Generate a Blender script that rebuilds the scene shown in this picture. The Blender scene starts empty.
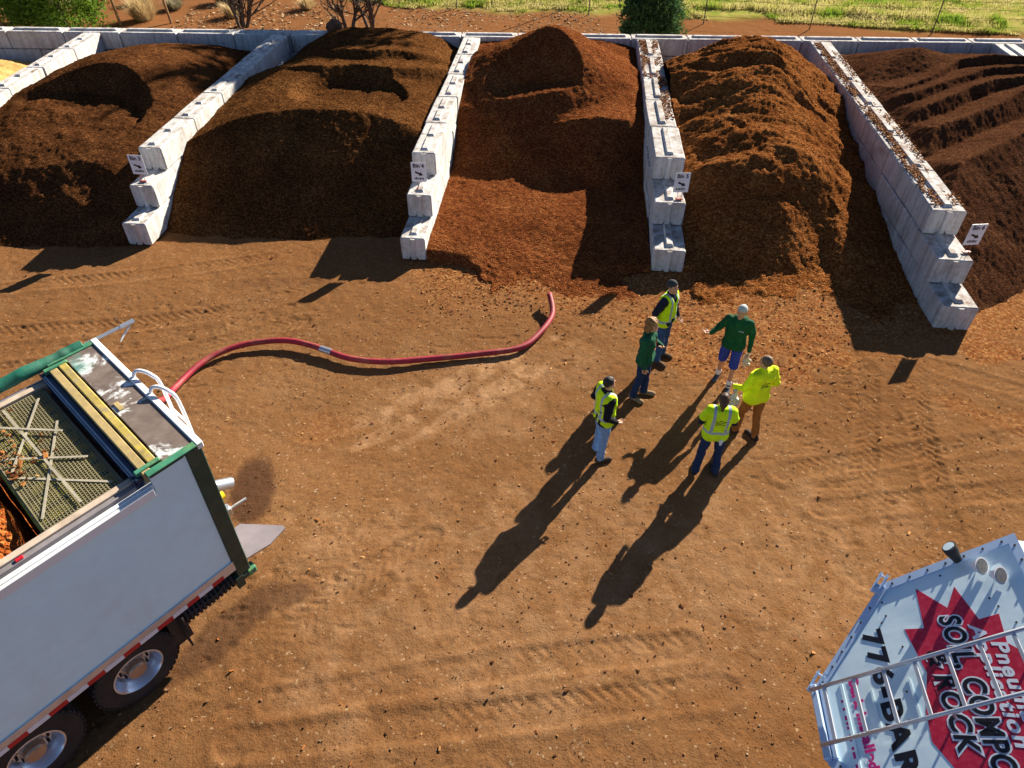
import bpy, math, random
import numpy as np
from mathutils import Matrix, Vector
random.seed(7)
RNG = np.random.default_rng(11)
SC = bpy.context.scene
COL = SC.collection
R = math.radians

# ------------------------------------------------------------------ camera, sun, sky
F_PX, PITCH, ROLL, CAM_H = 704.95, 0.72139, 0.012079, 9.217
SUN_EL, SUN_AZ = 26.0, 37.3          # azimuth clockwise from +Y
fw = Vector((0, math.cos(PITCH), -math.sin(PITCH)))
up = Vector((0, math.sin(PITCH), math.cos(PITCH)))
rt = Vector((1, 0, 0))
rt2 = rt*math.cos(ROLL)+up*math.sin(ROLL)
up2 = -rt*math.sin(ROLL)+up*math.cos(ROLL)
cam_d = bpy.data.cameras.new('camera')
cam = bpy.data.objects.new('camera', cam_d)
COL.objects.link(cam)
cam.matrix_world = Matrix(((rt2.x, up2.x, -fw.x, 0), (rt2.y, up2.y, -fw.y, 0), (rt2.z, up2.z, -fw.z, CAM_H), (0, 0, 0, 1)))
cam_d.sensor_width = 36
cam_d.lens = F_PX/1024*36
cam_d.clip_end = 3000
SC.camera = cam

world = bpy.data.worlds.new('World')
SC.world = world
world.use_nodes = True
wn = world.node_tree
bg = wn.nodes['Background']
sky = wn.nodes.new('ShaderNodeTexSky')
sky.sky_type = 'NISHITA'
sky.sun_disc = False
sky.sun_elevation = R(SUN_EL)
sky.sun_rotation = R(SUN_AZ)
sky.ozone_density = 2.0
sky.dust_density = 0.2
sky.air_density = 0.55
wn.links.new(sky.outputs[0], bg.inputs[0])
bg.inputs[1].default_value = 0.05
sun_d = bpy.data.lights.new('sun', 'SUN')
sun_d.energy = 5.0
sun_d.angle = R(0.5)
sun_d.color = (1.0, 0.90, 0.74)
sun = bpy.data.objects.new('sun', sun_d)
COL.objects.link(sun)
el, az = R(SUN_EL), R(SUN_AZ)
SUNV = Vector((math.sin(az)*math.cos(el), math.cos(az)*math.cos(el), math.sin(el)))
sun.rotation_euler = SUNV.to_track_quat('Z', 'Y').to_euler()
sun.location = (10, 14, 20)
SC.view_settings.view_transform = 'Standard'
SC.view_settings.look = 'None'
SC.view_settings.gamma = 1
SC.view_settings.use_curve_mapping = False
SC.view_settings.exposure = 1.4

# ------------------------------------------------------------------ noise
def _hash(ix, iy, seed):
    h = (ix.astype(np.int64)*374761393 + iy.astype(np.int64)*668265263 + seed*1442695041) & 0xffffffff
    h = ((h ^ (h >> 13))*1274126177) & 0xffffffff
    h = (h ^ (h >> 16)) & 0xffffffff
    return h.astype(np.float64)/4294967295.0
def vnoise(x, y, seed=0):
    x = np.asarray(x, float); y = np.asarray(y, float)
    ix = np.floor(x); iy = np.floor(y); fx = x-ix; fy = y-iy
    fx = fx*fx*(3-2*fx); fy = fy*fy*(3-2*fy)
    a = _hash(ix, iy, seed); b = _hash(ix+1, iy, seed); c = _hash(ix, iy+1, seed); d = _hash(ix+1, iy+1, seed)
    return (a+(b-a)*fx)*(1-fy)+(c+(d-c)*fx)*fy - 0.5
def fbm(x, y, f, octv, seed=0, gain=0.5):
    t = 0; a = 1.0
    for o in range(octv):
        t = t + a*vnoise(x*f+o*17.3, y*f-o*9.1, seed+o*31); f *= 2.03; a *= gain
    return t
def sstep(a, b, x):
    t = np.clip((x-a)/(b-a), 0, 1); return t*t*(3-2*t)

# ------------------------------------------------------------------ mesh helpers
def np_mesh(name, V, F, mats=(), parent=None, smooth=False, mi=None, attrs=None):
    V = np.asarray(V, np.float32); F = np.asarray(F, np.int32); n = F.shape[1]
    me = bpy.data.meshes.new(name)
    me.vertices.add(len(V)); me.vertices.foreach_set('co', V.ravel())
    me.loops.add(F.size); me.loops.foreach_set('vertex_index', F.ravel())
    me.polygons.add(len(F)); me.polygons.foreach_set('loop_start', np.arange(0, F.size, n, dtype=np.int32))
    if mi is not None: me.polygons.foreach_set('material_index', np.asarray(mi, np.int32))
    me.polygons.foreach_set('use_smooth', np.full(len(F), bool(smooth)))
    for m in (mats if isinstance(mats, (list, tuple)) else [mats]): me.materials.append(m)
    if attrs:
        for k, v in attrs.items():
            at = me.attributes.new(k, 'FLOAT_COLOR', 'POINT'); at.data.foreach_set('color', np.asarray(v, np.float32).ravel())
    me.update(calc_edges=True)
    o = bpy.data.objects.new(name, me); COL.objects.link(o)
    if parent: o.parent = parent
    return o

class MB:
    """collects shapes; build() links them as ONE mesh object"""
    def __init__(s, M=None): s.v = []; s.f = []; s.mi = []; s.M = M
    def _add(s, vs, fs, mi=0, M=None):
        b = len(s.v)
        for p in vs:
            p = Vector(p)
            if M is not None: p = M @ p
            s.v.append(p)
        for f in fs: s.f.append([i+b for i in f]); s.mi.append(mi)
        return s
    def box(s, lo, hi, mi=0, bev=0.0, M=None):
        x0, y0, z0 = lo; x1, y1, z1 = hi
        if bev <= 0:
            vs = [(x0,y0,z0),(x1,y0,z0),(x1,y1,z0),(x0,y1,z0),(x0,y0,z1),(x1,y0,z1),(x1,y1,z1),(x0,y1,z1)]
            return s._add(vs, [(3,2,1,0),(4,5,6,7),(0,1,5,4),(1,2,6,5),(2,3,7,6),(3,0,4,7)], mi, M)
        b = bev; vs = []
        # chamfered box: 3 verts per corner
        idx = {}
        for cx in (0, 1):
            for cy in (0, 1):
                for cz in (0, 1):
                    X = x1 if cx else x0; Y = y1 if cy else y0; Z = z1 if cz else z0
                    dx = -b if cx else b; dy = -b if cy else b; dz = -b if cz else b
                    for ax in range(3):
                        p = [X+dx, Y+dy, Z+dz]; p[ax] = (X, Y, Z)[ax]
                        idx[(cx, cy, cz, ax)] = len(vs); vs.append(p)
        fs = []
        q = [(0,0),(1,0),(1,1),(0,1)]
        for ax in range(3):
            for e in (0, 1):
                f = []
                for a, c in q:
                    k = [0,0,0]; k[ax] = e; k[(ax+1)%3] = a; k[(ax+2)%3] = c
                    f.append(idx[(k[0],k[1],k[2],ax)])
                fs.append(f if e else f[::-1])
        for ax in range(3):
            o1, o2 = (ax+1)%3, (ax+2)%3
            for a in (0, 1):
                for c in (0, 1):
                    k0 = [0,0,0]; k0[o1] = a; k0[o2] = c; k1 = list(k0); k1[ax] = 1
                    f = [idx[(*k0,o1)], idx[(*k1,o1)], idx[(*k1,o2)], idx[(*k0,o2)]]
                    fs.append(f[::-1] if (a == c) else f)
        for cx in (0,1):
            for cy in (0,1):
                for cz in (0,1):
                    f = [idx[(cx,cy,cz,a)] for a in range(3)]
                    fs.append(f if (cx+cy+cz) % 2 == 1 else f[::-1])
        return s._add(vs, fs, mi, M)
    def tube(s, pts, r, n=8, mi=0, M=None, cap=True):
        pts = [Vector(p) for p in pts]; rs = r if isinstance(r, (list, tuple)) else [r]*len(pts)
        vs = []; fs = []; prev = None
        for i, p in enumerate(pts):
            d = (pts[min(i+1, len(pts)-1)]-pts[max(i-1, 0)]).normalized()
            if prev is None:
                a = Vector((0,0,1)) if abs(d.z) < .9 else Vector((1,0,0))
                u = d.cross(a).normalized()
            else:
                u = (prev-d*prev.dot(d)).normalized()
            prev = u; w = d.cross(u)
            for k in range(n):
                t = 2*math.pi*k/n
                vs.append(p+(u*math.cos(t)+w*math.sin(t))*rs[i])
        for i in range(len(pts)-1):
            for k in range(n):
                a = i*n+k; b = i*n+(k+1) % n
                fs.append((a, b, b+n, a+n))
        if cap:
            fs.append(tuple(range(n))[::-1]); fs.append(tuple(range((len(pts)-1)*n, len(pts)*n)))
        return s._add(vs, fs, mi, M)
    def lathe(s, prof, n=24, mi=0, M=None):
        """prof: (radius, height) along local z; M places it"""
        vs = []; fs = []
        for r, h in prof:
            for k in range(n):
                t = 2*math.pi*k/n; vs.append((r*math.cos(t), r*math.sin(t), h))
        for i in range(len(prof)-1):
            for k in range(n):
                a = i*n+k; b = i*n+(k+1) % n; fs.append((a, b, b+n, a+n))
        return s._add(vs, fs, mi, M)
    def prism(s, poly, h0, h1, mi=0, M=None):
        n = len(poly); vs = [(x, y, h0) for x, y in poly]+[(x, y, h1) for x, y in poly]
        fs = [tuple(range(n))[::-1], tuple(range(n, 2*n))]+[(i, (i+1) % n, (i+1) % n+n, i+n) for i in range(n)]
        return s._add(vs, fs, mi, M)
    def split(s):
        """the separate pieces, each as a collector of its own"""
        par = list(range(len(s.v)))
        def find(a):
            while par[a] != a: par[a] = par[par[a]]; a = par[a]
            return a
        for f in s.f:
            for q in f[1:]: par[find(q)] = find(f[0])
        grp = {}
        for f, mi in zip(s.f, s.mi): grp.setdefault(find(f[0]), []).append((f, mi))
        out = []
        for fl in grp.values():
            used = sorted({q for f, _ in fl for q in f}); mp = {q: i for i, q in enumerate(used)}
            m = MB(s.M); m.v = [s.v[q] for q in used]; m.f = [[mp[q] for q in f] for f, _ in fl]; m.mi = [i for _, i in fl]; out.append(m)
        return out
    def build_each(s, name, mats, parent=None, smooth=False, angle=None):
        return [p.build(name, mats, parent, smooth, angle) for p in s.split()]
    def build(s, name, mats, parent=None, smooth=False, angle=None):
        me = bpy.data.meshes.new(name)
        vs = [(s.M @ p if s.M is not None else p) for p in s.v]
        me.from_pydata([tuple(p) for p in vs], [], s.f)
        for m in (mats if isinstance(mats, (list, tuple)) else [mats]): me.materials.append(m)
        me.polygons.foreach_set('material_index', s.mi)
        if smooth: me.polygons.foreach_set('use_smooth', [True]*len(s.f))
        me.update()
        o = bpy.data.objects.new(name, me); COL.objects.link(o)
        if smooth and angle:
            try: me.set_sharp_from_angle(angle=R(angle))
            except Exception: pass
        if parent: o.parent = parent
        return o

def tag(o, label=None, cat=None, group=None, kind=None):
    if label: o['label'] = label
    if cat: o['category'] = cat
    if group: o['group'] = group
    if kind: o['kind'] = kind
    return o
def empty(name, loc=(0,0,0), rz=0.0):
    o = bpy.data.objects.new(name, None); COL.objects.link(o)
    o.location = loc; o.rotation_euler = (0, 0, rz); o.empty_display_size = .3
    return o
def text_mesh(name, body, size, mat, parent=None, M=None, bold=0.0, shear=0.0, spacing=1.0, sx=1.0, depth=0.002, align='LEFT'):
    cu = bpy.data.curves.new(name, 'FONT')
    cu.body = body; cu.size = size; cu.offset = bold; cu.shear = shear; cu.space_character = spacing
    cu.extrude = depth; cu.align_x = align; cu.resolution_u = 4
    t = bpy.data.objects.new(name, cu); COL.objects.link(t)
    dg = bpy.context.evaluated_depsgraph_get()
    me = bpy.data.meshes.new_from_object(t.evaluated_get(dg), depsgraph=dg)
    bpy.data.objects.remove(t); bpy.data.curves.remove(cu)
    me.transform(Matrix.Diagonal((sx, 1, 1, 1)))
    if M is not None: me.transform(M)
    me.materials.clear(); me.materials.append(mat); me.name = name
    o = bpy.data.objects.new(name, me); COL.objects.link(o)
    if parent: o.parent = parent
    return o

# ------------------------------------------------------------------ materials
class NT:
    def __init__(s, name):
        s.m = bpy.data.materials.new(name); s.m.use_nodes = True; s.t = s.m.node_tree
        s.b = s.t.nodes['Principled BSDF']; s.out = s.t.nodes['Material Output']
    def n(s, ty, **kw):
        nd = s.t.nodes.new('ShaderNode'+ty)
        for k, v in kw.items():
            if k.startswith('i_'):
                k = k[2:]; k = int(k) if k.isdigit() else k.replace('_', ' ')
                nd.inputs[k].default_value = v
            else: setattr(nd, k, v)
        return nd
    def l(s, a, b): s.t.links.new(a, b)
    def coord(s, kind='Object', scale=None):
        tc = s.n('TexCoord'); o = tc.outputs[kind]
        if scale is not None:
            mp = s.n('Mapping'); mp.inputs['Scale'].default_value = scale if isinstance(scale, (tuple, list)) else (scale,)*3
            s.l(o, mp.inputs[0]); o = mp.outputs[0]
        return o
    def noise(s, co, scale, detail=4, rough=.55, dist=0.0):
        nd = s.n('TexNoise'); nd.inputs['Scale'].default_value = scale; nd.inputs['Detail'].default_value = detail
        nd.inputs['Roughness'].default_value = rough; nd.inputs['Distortion'].default_value = dist
        s.l(co, nd.inputs['Vector']); return nd.outputs['Fac']
    def vor(s, co, scale, feature='F1', out='Color', rnd=1.0):
        nd = s.n('TexVoronoi'); nd.feature = feature; nd.inputs['Scale'].default_value = scale
        nd.inputs['Randomness'].default_value = rnd; s.l(co, nd.inputs['Vector']); return nd.outputs[out]
    def ramp(s, fac, stops, interp='LINEAR'):
        nd = s.n('ValToRGB'); cr = nd.color_ramp; cr.interpolation = interp
        while len(cr.elements) > 1: cr.elements.remove(cr.elements[-1])
        for i, (p, c) in enumerate(stops):
            e = cr.elements[0] if i == 0 else cr.elements.new(p)
            e.position = p; e.color = (*c, 1) if len(c) == 3 else c
        s.l(fac, nd.inputs[0]); return nd.outputs['Color']
    def mix(s, fac, a, b, mode='MIX'):
        nd = s.n('Mix'); nd.data_type = 'RGBA'; nd.blend_type = mode
        for sock, v in ((nd.inputs[0], fac), (nd.inputs[6], a), (nd.inputs[7], b)):
            if hasattr(v, 'is_linked') or hasattr(v, 'links'): s.l(v, sock)
            elif isinstance(v, (tuple, list)): sock.default_value = (*v, 1) if len(v) == 3 else v
            else: sock.default_value = v
        return nd.outputs[2]
    def math(s, op, a, b=0.5, clamp=False):
        nd = s.n('Math'); nd.operation = op; nd.use_clamp = clamp
        for i, v in enumerate((a, b)):
            if hasattr(v, 'links'): s.l(v, nd.inputs[i])
            else: nd.inputs[i].default_value = v
        return nd.outputs[0]
    def bump(s, h, strength=.3, dist=.02, prev=None):
        nd = s.n('Bump'); nd.inputs['Strength'].default_value = strength; nd.inputs['Distance'].default_value = dist
        s.l(h, nd.inputs['Height'])
        if prev is not None: s.l(prev, nd.inputs['Normal'])
        return nd.outputs[0]
    def translucent(s, col, amt=.45):
        tr = s.n('BsdfTranslucent'); mx = s.n('MixShader'); mx.inputs[0].default_value = amt
        s.l(col, tr.inputs['Color']); s.l(s.b.outputs[0], mx.inputs[1]); s.l(tr.outputs[0], mx.inputs[2]); s.l(mx.outputs[0], s.out.inputs['Surface'])
    def fin(s, col=None, rough=None, metal=None, normal=None, spec=None):
        for k, v in (('Base Color', col), ('Roughness', rough), ('Metallic', metal), ('Normal', normal), ('Specular IOR Level', spec)):
            if v is None: continue
            if hasattr(v, 'links'): s.l(v, s.b.inputs[k])
            else: s.b.inputs[k].default_value = (*v, 1) if isinstance(v, (tuple, list)) and len(v) == 3 else v
        return s.m

def simple(name, col, rough=.6, metal=0.0, var=.15, scale=6.0, bump=0.0, bscale=60, spec=.4, dirt=None, dirt_amt=.4, dscale=2.5):
    t = NT(name); co = t.coord('Object')
    dark = tuple(c*(1-var) for c in col); lite = tuple(min(1, c*(1+var)) for c in col)
    c = t.ramp(t.noise(co, scale, 5, .6), [(.3, dark), (.7, lite)])
    if dirt:
        f = t.ramp(t.noise(co, dscale, 8, .68), [(.48, (0,0,0)), (.72, (dirt_amt,)*3)])
        c = t.mix(f, c, dirt)
    nrm = t.bump(t.noise(co, bscale, 4, .6), bump, .01) if bump else None
    return t.fin(c, rough, metal, nrm, spec)

def bark_mat(name, stops, vs=20.0, bump=.9, dusty=None, rough=.9):
    t = NT(name); co = t.coord('Object')
    warp = t.n('Mapping'); warp.inputs['Scale'].default_value = (1, 1.5, 1.2); t.l(co, warp.inputs[0])
    v = t.vor(warp.outputs[0], vs, out='Color'); sep = t.n('SeparateColor'); t.l(v, sep.inputs[0])
    v2 = t.vor(co, vs*2.3, out='Color'); sep2 = t.n('SeparateColor'); t.l(v2, sep2.inputs[0])
    k = t.math('ADD', t.math('MULTIPLY', sep.outputs[0], .6), t.math('MULTIPLY', sep2.outputs[1], .4))
    big = t.noise(co, .9, 5, .6)
    k = t.math('ADD', k, t.math('MULTIPLY', t.math('SUBTRACT', big, .5), .7), True)
    c = t.ramp(k, stops)
    d1 = t.vor(warp.outputs[0], vs, out='Distance'); d2 = t.vor(co, vs*2.3, out='Distance')
    h = t.math('ADD', t.math('MULTIPLY', d1, -1.0), t.math('MULTIPLY', d2, -.5))
    h = t.math('ADD', h, sep.outputs[1])
    nrm = t.bump(h, bump, .03)
    return t.fin(c, rough, 0, nrm, 0.0)
# ================================================================== ground
M_ground = None
def make_ground():
    t = NT('ground_dirt'); co = t.coord('Object')
    at = t.n('Attribute'); at.attribute_name = 'mask'
    sp = t.n('SeparateColor'); t.l(at.outputs['Color'], sp.inputs[0])
    big = t.noise(co, .35, 6, .6); med = t.noise(co, 3.0, 6, .65); fine = t.noise(co, 26, 5, .7)
    c = t.ramp(big, [(.3, (.165, .078, .032)), (.5, (.205, .104, .045)), (.72, (.245, .134, .063))])
    c = t.mix(t.ramp(med, [(.35, (0,0,0)), (.75, (.55,)*3)]), c, (.185, .076, .025))
    c = t.mix(t.ramp(fine, [(.30, (.75,)*3), (.55, (0,0,0))]), c, (.115, .052, .022))
    # pale grit
    g = t.vor(co, 34, out='Color'); gs = t.n('SeparateColor'); t.l(g, gs.inputs[0])
    c = t.mix(t.ramp(gs.outputs[0], [(.982, (0,0,0)), (.992, (.5,)*3)]), c, (.44, .31, .19))
    c = t.mix(t.ramp(gs.outputs[1], [(.94, (0,0,0)), (.98, (.4,)*3)]), c, (.09, .04, .018))
    # bark chips scattered over it
    v = t.vor(co, 24, out='Color'); vs_ = t.n('SeparateColor'); t.l(v, vs_.inputs[0])
    chip = t.ramp(vs_.outputs[0], [(0, (.11, .036, .012)), (.45, (.20, .070, .022)), (.8, (.28, .12, .042)), (1, (.38, .21, .085))])
    f = t.math('MULTIPLY', sp.outputs[1], t.ramp(t.noise(co, 7, 5, .7), [(.3, (.35,)*3), (.6, (1,)*3)]), True)
    c = t.mix(f, c, chip)
    c = t.mix(t.math('MULTIPLY', sp.outputs[2], t.ramp(t.noise(co, 2.2, 6, .7, .6), [(.38, (0,0,0)), (.66, (1,)*3)]), True), c, (.40, .235, .125))
    c = t.mix(t.math('MULTIPLY', sp.outputs[0], .72), c, (.062, .030, .018))
    gr = t.n('Attribute'); gr.attribute_name = 'green'
    gsp = t.n('SeparateColor'); t.l(gr.outputs['Color'], gsp.inputs[0])
    c = t.mix(t.math('MULTIPLY', gsp.outputs[1], t.ramp(t.noise(co, .8, 4, .6), [(.3, (.5,)*3), (.7, (1,)*3)])), c, (.225, .095, .038))
    gcol = t.ramp(t.noise(co, 1.1, 6, .65), [(.3, (.16, .24, .03)), (.5, (.30, .28, .07)), (.7, (.42, .33, .13))])
    c = t.mix(gsp.outputs[0], c, gcol)
    h1 = t.noise(co, 14, 6, .72); h2 = t.vor(co, 42, out='Distance')
    n1 = t.bump(h1, .38, .05); n2 = t.bump(h2, .25, .012, n1)
    mat = t.fin(c, .95, 0, n2, 0.0)

    def axis(segs):
        out = [segs[0][0]]
        for a, b, d in segs:
            n = max(1, int(round((b-a)/d))); out += list(np.linspace(a, b, n+1)[1:])
        return np.array(out)
    xs = axis([(-900,-200,100),(-200,-60,20),(-60,-30,3),(-30,-14,.25),(-14,13.5,.036),(13.5,32,.25),(32,60,3),(60,200,20),(200,900,100)])
    ys = axis([(-600,-100,100),(-100,-10,10),(-10,2.6,.6),(2.6,17.2,.036),(17.2,28,.3),(28,46,.12),(46,70,1.5),(70,200,15),(200,1500,130)])
    X, Y = np.meshgrid(xs, ys); x = X.ravel(); y = Y.ravel()
    near = sstep(60, 40, np.hypot(x, y-10))
    z = .10*fbm(x, y, .16, 3, 3)*near
    z += near*(.018*fbm(x, y, 1.3, 4, 9)+.012*fbm(x, y, 5.0, 3, 21, .6))
    rug = .55+.9*sstep(-.1, .35, fbm(x, y, .33, 3, 77))
    fn = ((x > -14.3) & (x < 13.8) & (y < 17.5) & (y > 2)).astype(float)
    # crumbly clods
    cl = vnoise(x*13, y*13, 5)
    z += fn*rug*(.030*np.clip(cl-.34, 0, 1)*2 + .009*vnoise(x*24, y*24, 6))
    z -= fn*rug*.055*np.clip(fbm(x*1.0, y*2.6, 3.6, 3, 55, .6)-.34, 0, .5)
    # tyre ruts with lugs: (points, width, lug depth)
    tracks = [([(6.9,3.6),(7.0,6.5),(7.6,9.5),(8.6,12.0)], .42, .030), ([(5.3,6.8),(6.3,8.6),(7.3,11.2)], .42, .022),
              ([(-13,11.6),(-9,12.2),(-6.2,12.9),(-3.5,14.6)], .5, .028), ([(-13,10.2),(-9,11.0),(-7.1,11.3),(-4.5,12.6)], .42, .026),
              ([(-3.6,4.6),(-2.6,5.8),(-1.2,6.9)], .34, .013),
              ([(8.6,11.2),(10.2,10.4),(13,10.2)], .45, .026), ([(-3.6,3.6),(0,4.0),(3,4.4)], .42, .020), ([(-3.2,4.1),(0,4.7),(2.6,5.0)], .42, .018),
              ([(4.6,8.2),(7.6,8.8),(12.5,9.8)], .4, .020), ([(5.0,7.4),(8.6,7.9),(12.5,8.6)], .4, .020), ([(-12,13.6),(-8.8,14.3),(-6,15.2)], .42, .022)]
    for pts, w, dep in tracks:
        P = np.array(pts, float); T = np.linspace(0, len(P)-1, 60)
        # Catmull-like smooth by cubic interp over index
        px = np.interp(T, np.arange(len(P)), P[:, 0]); py = np.interp(T, np.arange(len(P)), P[:, 1])
        ker = np.ones(9)/9
        px = np.convolve(np.pad(px, 4, 'edge'), ker, 'valid'); py = np.convolve(np.pad(py, 4, 'edge'), ker, 'valid')
        sel = np.where((x > px.min()-1) & (x < px.max()+1) & (y > py.min()-1) & (y < py.max()+1) & (fn > 0))[0]
        xx, yy = x[sel], y[sel]; best = np.full(len(sel), 9.0); sd = np.zeros(len(sel)); al = np.zeros(len(sel)); L = 0
        for i in range(len(px)-1):
            dx, dy = px[i+1]-px[i], py[i+1]-py[i]; ll = math.hypot(dx, dy)
            if ll < 1e-6: continue
            tt = np.clip(((xx-px[i])*dx+(yy-py[i])*dy)/ll**2, 0, 1)
            d = np.hypot(xx-px[i]-tt*dx, yy-py[i]-tt*dy); side = np.sign((xx-px[i])*dy-(yy-py[i])*dx)
            m = d < best; best[m] = d[m]; sd[m] = (side*d)[m]; al[m] = L+(tt*ll)[m]; L += ll
        inside = sstep(w*.62, w*.45, best)*(.25+.75*sstep(-.25, .2, fbm(xx, yy, .7, 2, 41)))
        lug = np.sin((al+np.abs(sd)*.9)*2*math.pi/.17+np.where(sd > 0, 0, math.pi))
        z[sel] += inside*(-.012+dep*.42*np.clip(lug*1.6, -1, 1)*(.5+vnoise(xx*3, yy*3, 8)+.3)) + .011*sstep(w*.35, w*.55, best)*sstep(w*.95, w*.6, best)
    # loose chip apron in front of the bays, damp mud and darker patches, scuffed pale dirt
    def blob(cx, cy, rx, ry, rot=0, wob=.5, seed=1):
        c_, s_ = math.cos(rot), math.sin(rot); u = ((x-cx)*c_+(y-cy)*s_)/rx; v = (-(x-cx)*s_+(y-cy)*c_)/ry
        return sstep(1.15, .75, np.hypot(u, v)+wob*fbm(x, y, 1.4, 4, seed))
    dark_patch = np.maximum.reduce([blob(-4.35, 7.72, .40, .80, .15, .22, 2)*1.15, blob(-4.0, 5.1, .95, .30, R(-127), .4, 3)*.9, blob(-3.25, 5.75, .3, .2, .3, .5, 4)*.8, blob(-5.4, 14.1, 1.2, .25, .1, .6, 6)*.35])
    chips = np.maximum.reduce([sstep(12.0, 14.6, y+.9*fbm(x, y, .8, 4, 12))*sstep(-3.4, -1.6, x+.6*fbm(x, y, .9, 3, 29))*sstep(9.8, 8.6, x), blob(10.0, 11.7, .8, .45, .3, .6, 23), blob(5.2, 12.6, 2.6, 2.0, 0, .6, 13)*.9,
                               sstep(10.6, 13.0, y+1.1*fbm(x, y, .7, 4, 15))*sstep(6.2, 7.6, x)*.85, blob(-3.4, 9.2, .65, .4, .4, .7, 14)*.4, sstep(12.0, 16.0, y)*.30, blob(10.2, 9.2, 2.2, .35, -.5, .7, 19)*.55])*fn
    chips = np.clip(chips, 0, 1)
    pale = np.maximum.reduce([blob(-1.2, 10.5, 2.0, .30, .62, .7, 16)*.8, blob(-.3, 10.3, 2.0, .25, .75, .7, 17)*.8, blob(-2.2, 9.2, 1.5, .2, .7, .7, 26)*.6, blob(-.6, 10.2, 2.6, 1.1, .5, .8, 27)*.3, blob(1.5, 6.0, 6, 2.0, .1, .6, 18)*.35])
    mask = np.stack([dark_patch, chips, pale, np.ones_like(x)], 1)
    edge = np.interp(x, [-60,-14,-6,4,14,24,60], [60,45,39.2,38.3,37.2,35.6,34])
    gy = sstep(-.7, .5, y-edge+1.3*fbm(x, y, .5, 3, 33)); green = np.stack([gy, sstep(27, 29, y), gy, np.ones_like(x)], 1)
    z += near*gy*.05
    n1, n2 = len(ys), len(xs)
    i = np.arange((n1-1)*(n2-1)); r_, c_ = i//(n2-1), i % (n2-1); a = r_*n2+c_
    o = np_mesh('ground', np.stack([x, y, z], 1), np.stack([a, a+1, a+n2+1, a+n2], 1), mat, smooth=True, attrs={'mask': mask, 'green': green})
    tag(o, kind='structure')
    return o
make_ground()

# ================================================================== concrete block walls
def concrete_mat(name, base, stain):
    t = NT(name); co = t.coord('Object')
    a = t.noise(co, 1.3, 7, .65); b = t.noise(co, 9, 6, .7); f = t.noise(co, 55, 3, .6)
    c = t.ramp(a, [(.3, tuple(v*.80 for v in base)), (.55, base), (.75, tuple(min(1, v*1.14) for v in base))])
    c = t.mix(t.ramp(b, [(.28, (.65,)*3), (.5, (0,0,0))]), c, tuple(v*.45 for v in base))
    # vertical run-off streaks
    mp = t.n('Mapping'); mp.inputs['Scale'].default_value = (6, 6, .5); t.l(co, mp.inputs[0])
    st = t.ramp(t.noise(mp.outputs[0], 1.2, 5, .65), [(.45, (0,0,0)), (.72, (.62,)*3)])
    c = t.mix(st, c, (.22, .155, .115))
    c = t.mix(t.ramp(t.noise(co, .9, 7, .7, .5), [(.56, (0,0,0)), (.72, (.7,)*3)]), c, (.24, .185, .14))
    # bark dust settled on up-facing faces
    ge = t.n('NewGeometry'); sx = t.n('SeparateXYZ'); t.l(ge.outputs['Normal'], sx.inputs[0])
    upf = t.ramp(sx.outputs[2], [(.55, (0,0,0)), (.85, (1,)*3)])
    dd = t.ramp(t.noise(co, 3.1, 8, .75), [(.52-stain*.12, (0,0,0)), (.66, (.85,)*3)])
    c = t.mix(t.math('MULTIPLY', upf, dd), c, (.16, .075, .032))
    h = t.math('ADD', b, t.math('MULTIPLY', f, .4))
    return t.fin(c, .9, 0, t.bump(h, .5, .02), .2)
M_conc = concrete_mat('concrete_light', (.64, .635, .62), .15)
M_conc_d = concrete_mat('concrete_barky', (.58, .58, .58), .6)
def block_mesh(L, w, h, mat, seed, tongue=True, two=False):
    """an interlocking concrete block: chamfered, key on top and a vertical key on its end; local x across, y along"""
    m = MB(); g = .013; rnd = random.Random(seed); b = .030
    prof = [(b, 0), (w*.5-.13, 0), (w*.5-.085, .075), (w*.5+.085, .075), (w*.5+.13, 0), (w-b, 0), (w, b), (w, h-.016-b), (w-b, h-.016), (b, h-.016), (0, h-.016-b), (0, b)]
    def ring(y, k): return [((x-w*.5)*k+w*.5, y+rnd.uniform(-.004, .004), (z-h*.5)*k+h*.5) for x, z in prof]
    n = len(prof); rings = [ring(g, .93), ring(g+.022, 1.0), ring(L*.33, 1.0), ring(L*.67, 1.0), ring(L-g-.022, 1.0), ring(L-g, .93)]
    vs = [p for r_ in rings for p in r_]; fs = []
    for a_ in range(5):
        for k_ in range(n): fs.append((a_*n+k_, (a_+1)*n+k_, (a_+1)*n+(k_+1) % n, a_*n+(k_+1) % n))
    fs += [tuple(range(n)), tuple(range(5*n, 6*n))[::-1]]
    m._add(vs, fs)
    if tongue:
        c = w*.5; a = .10; b = .065; hh = .045 if not two else .032; y0, y1 = .16, L-.16
        for (q0, q1) in (((y0, L*.5-.05), (L*.5+.05, y1)) if two else ((y0, y1),)):
            vs = [(c-a, q0, h-.018), (c+a, q0, h-.018), (c+a, q1, h-.018), (c-a, q1, h-.018), (c-b, q0+.06, h+hh), (c+b, q0+.06, h+hh), (c+b, q1-.06, h+hh), (c-b, q1-.06, h+hh)]
            m._add(vs, [(4,5,6,7),(0,1,5,4),(1,2,6,5),(2,3,7,6),(3,0,4,7)])
        # vertical key on the end
        vs = [(c-.075, g+.002, .03), (c+.075, g+.002, .03), (c+.04, g-.045, .03), (c-.04, g-.045, .03)]
        vs += [(x, y, h-.03) for x, y, z in vs]
        m._add(vs, [(0,1,2,3)[::-1], (4,5,6,7), (1,2,6,5), (2,3,7,6), (3,0,4,7)])
    m.v = [Vector((p.x+rnd.uniform(-.006, .006), p.y+rnd.uniform(-.004, .004), p.z+rnd.uniform(-.004, .004))) for p in m.v]
    return m
WALLS = {}
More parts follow.
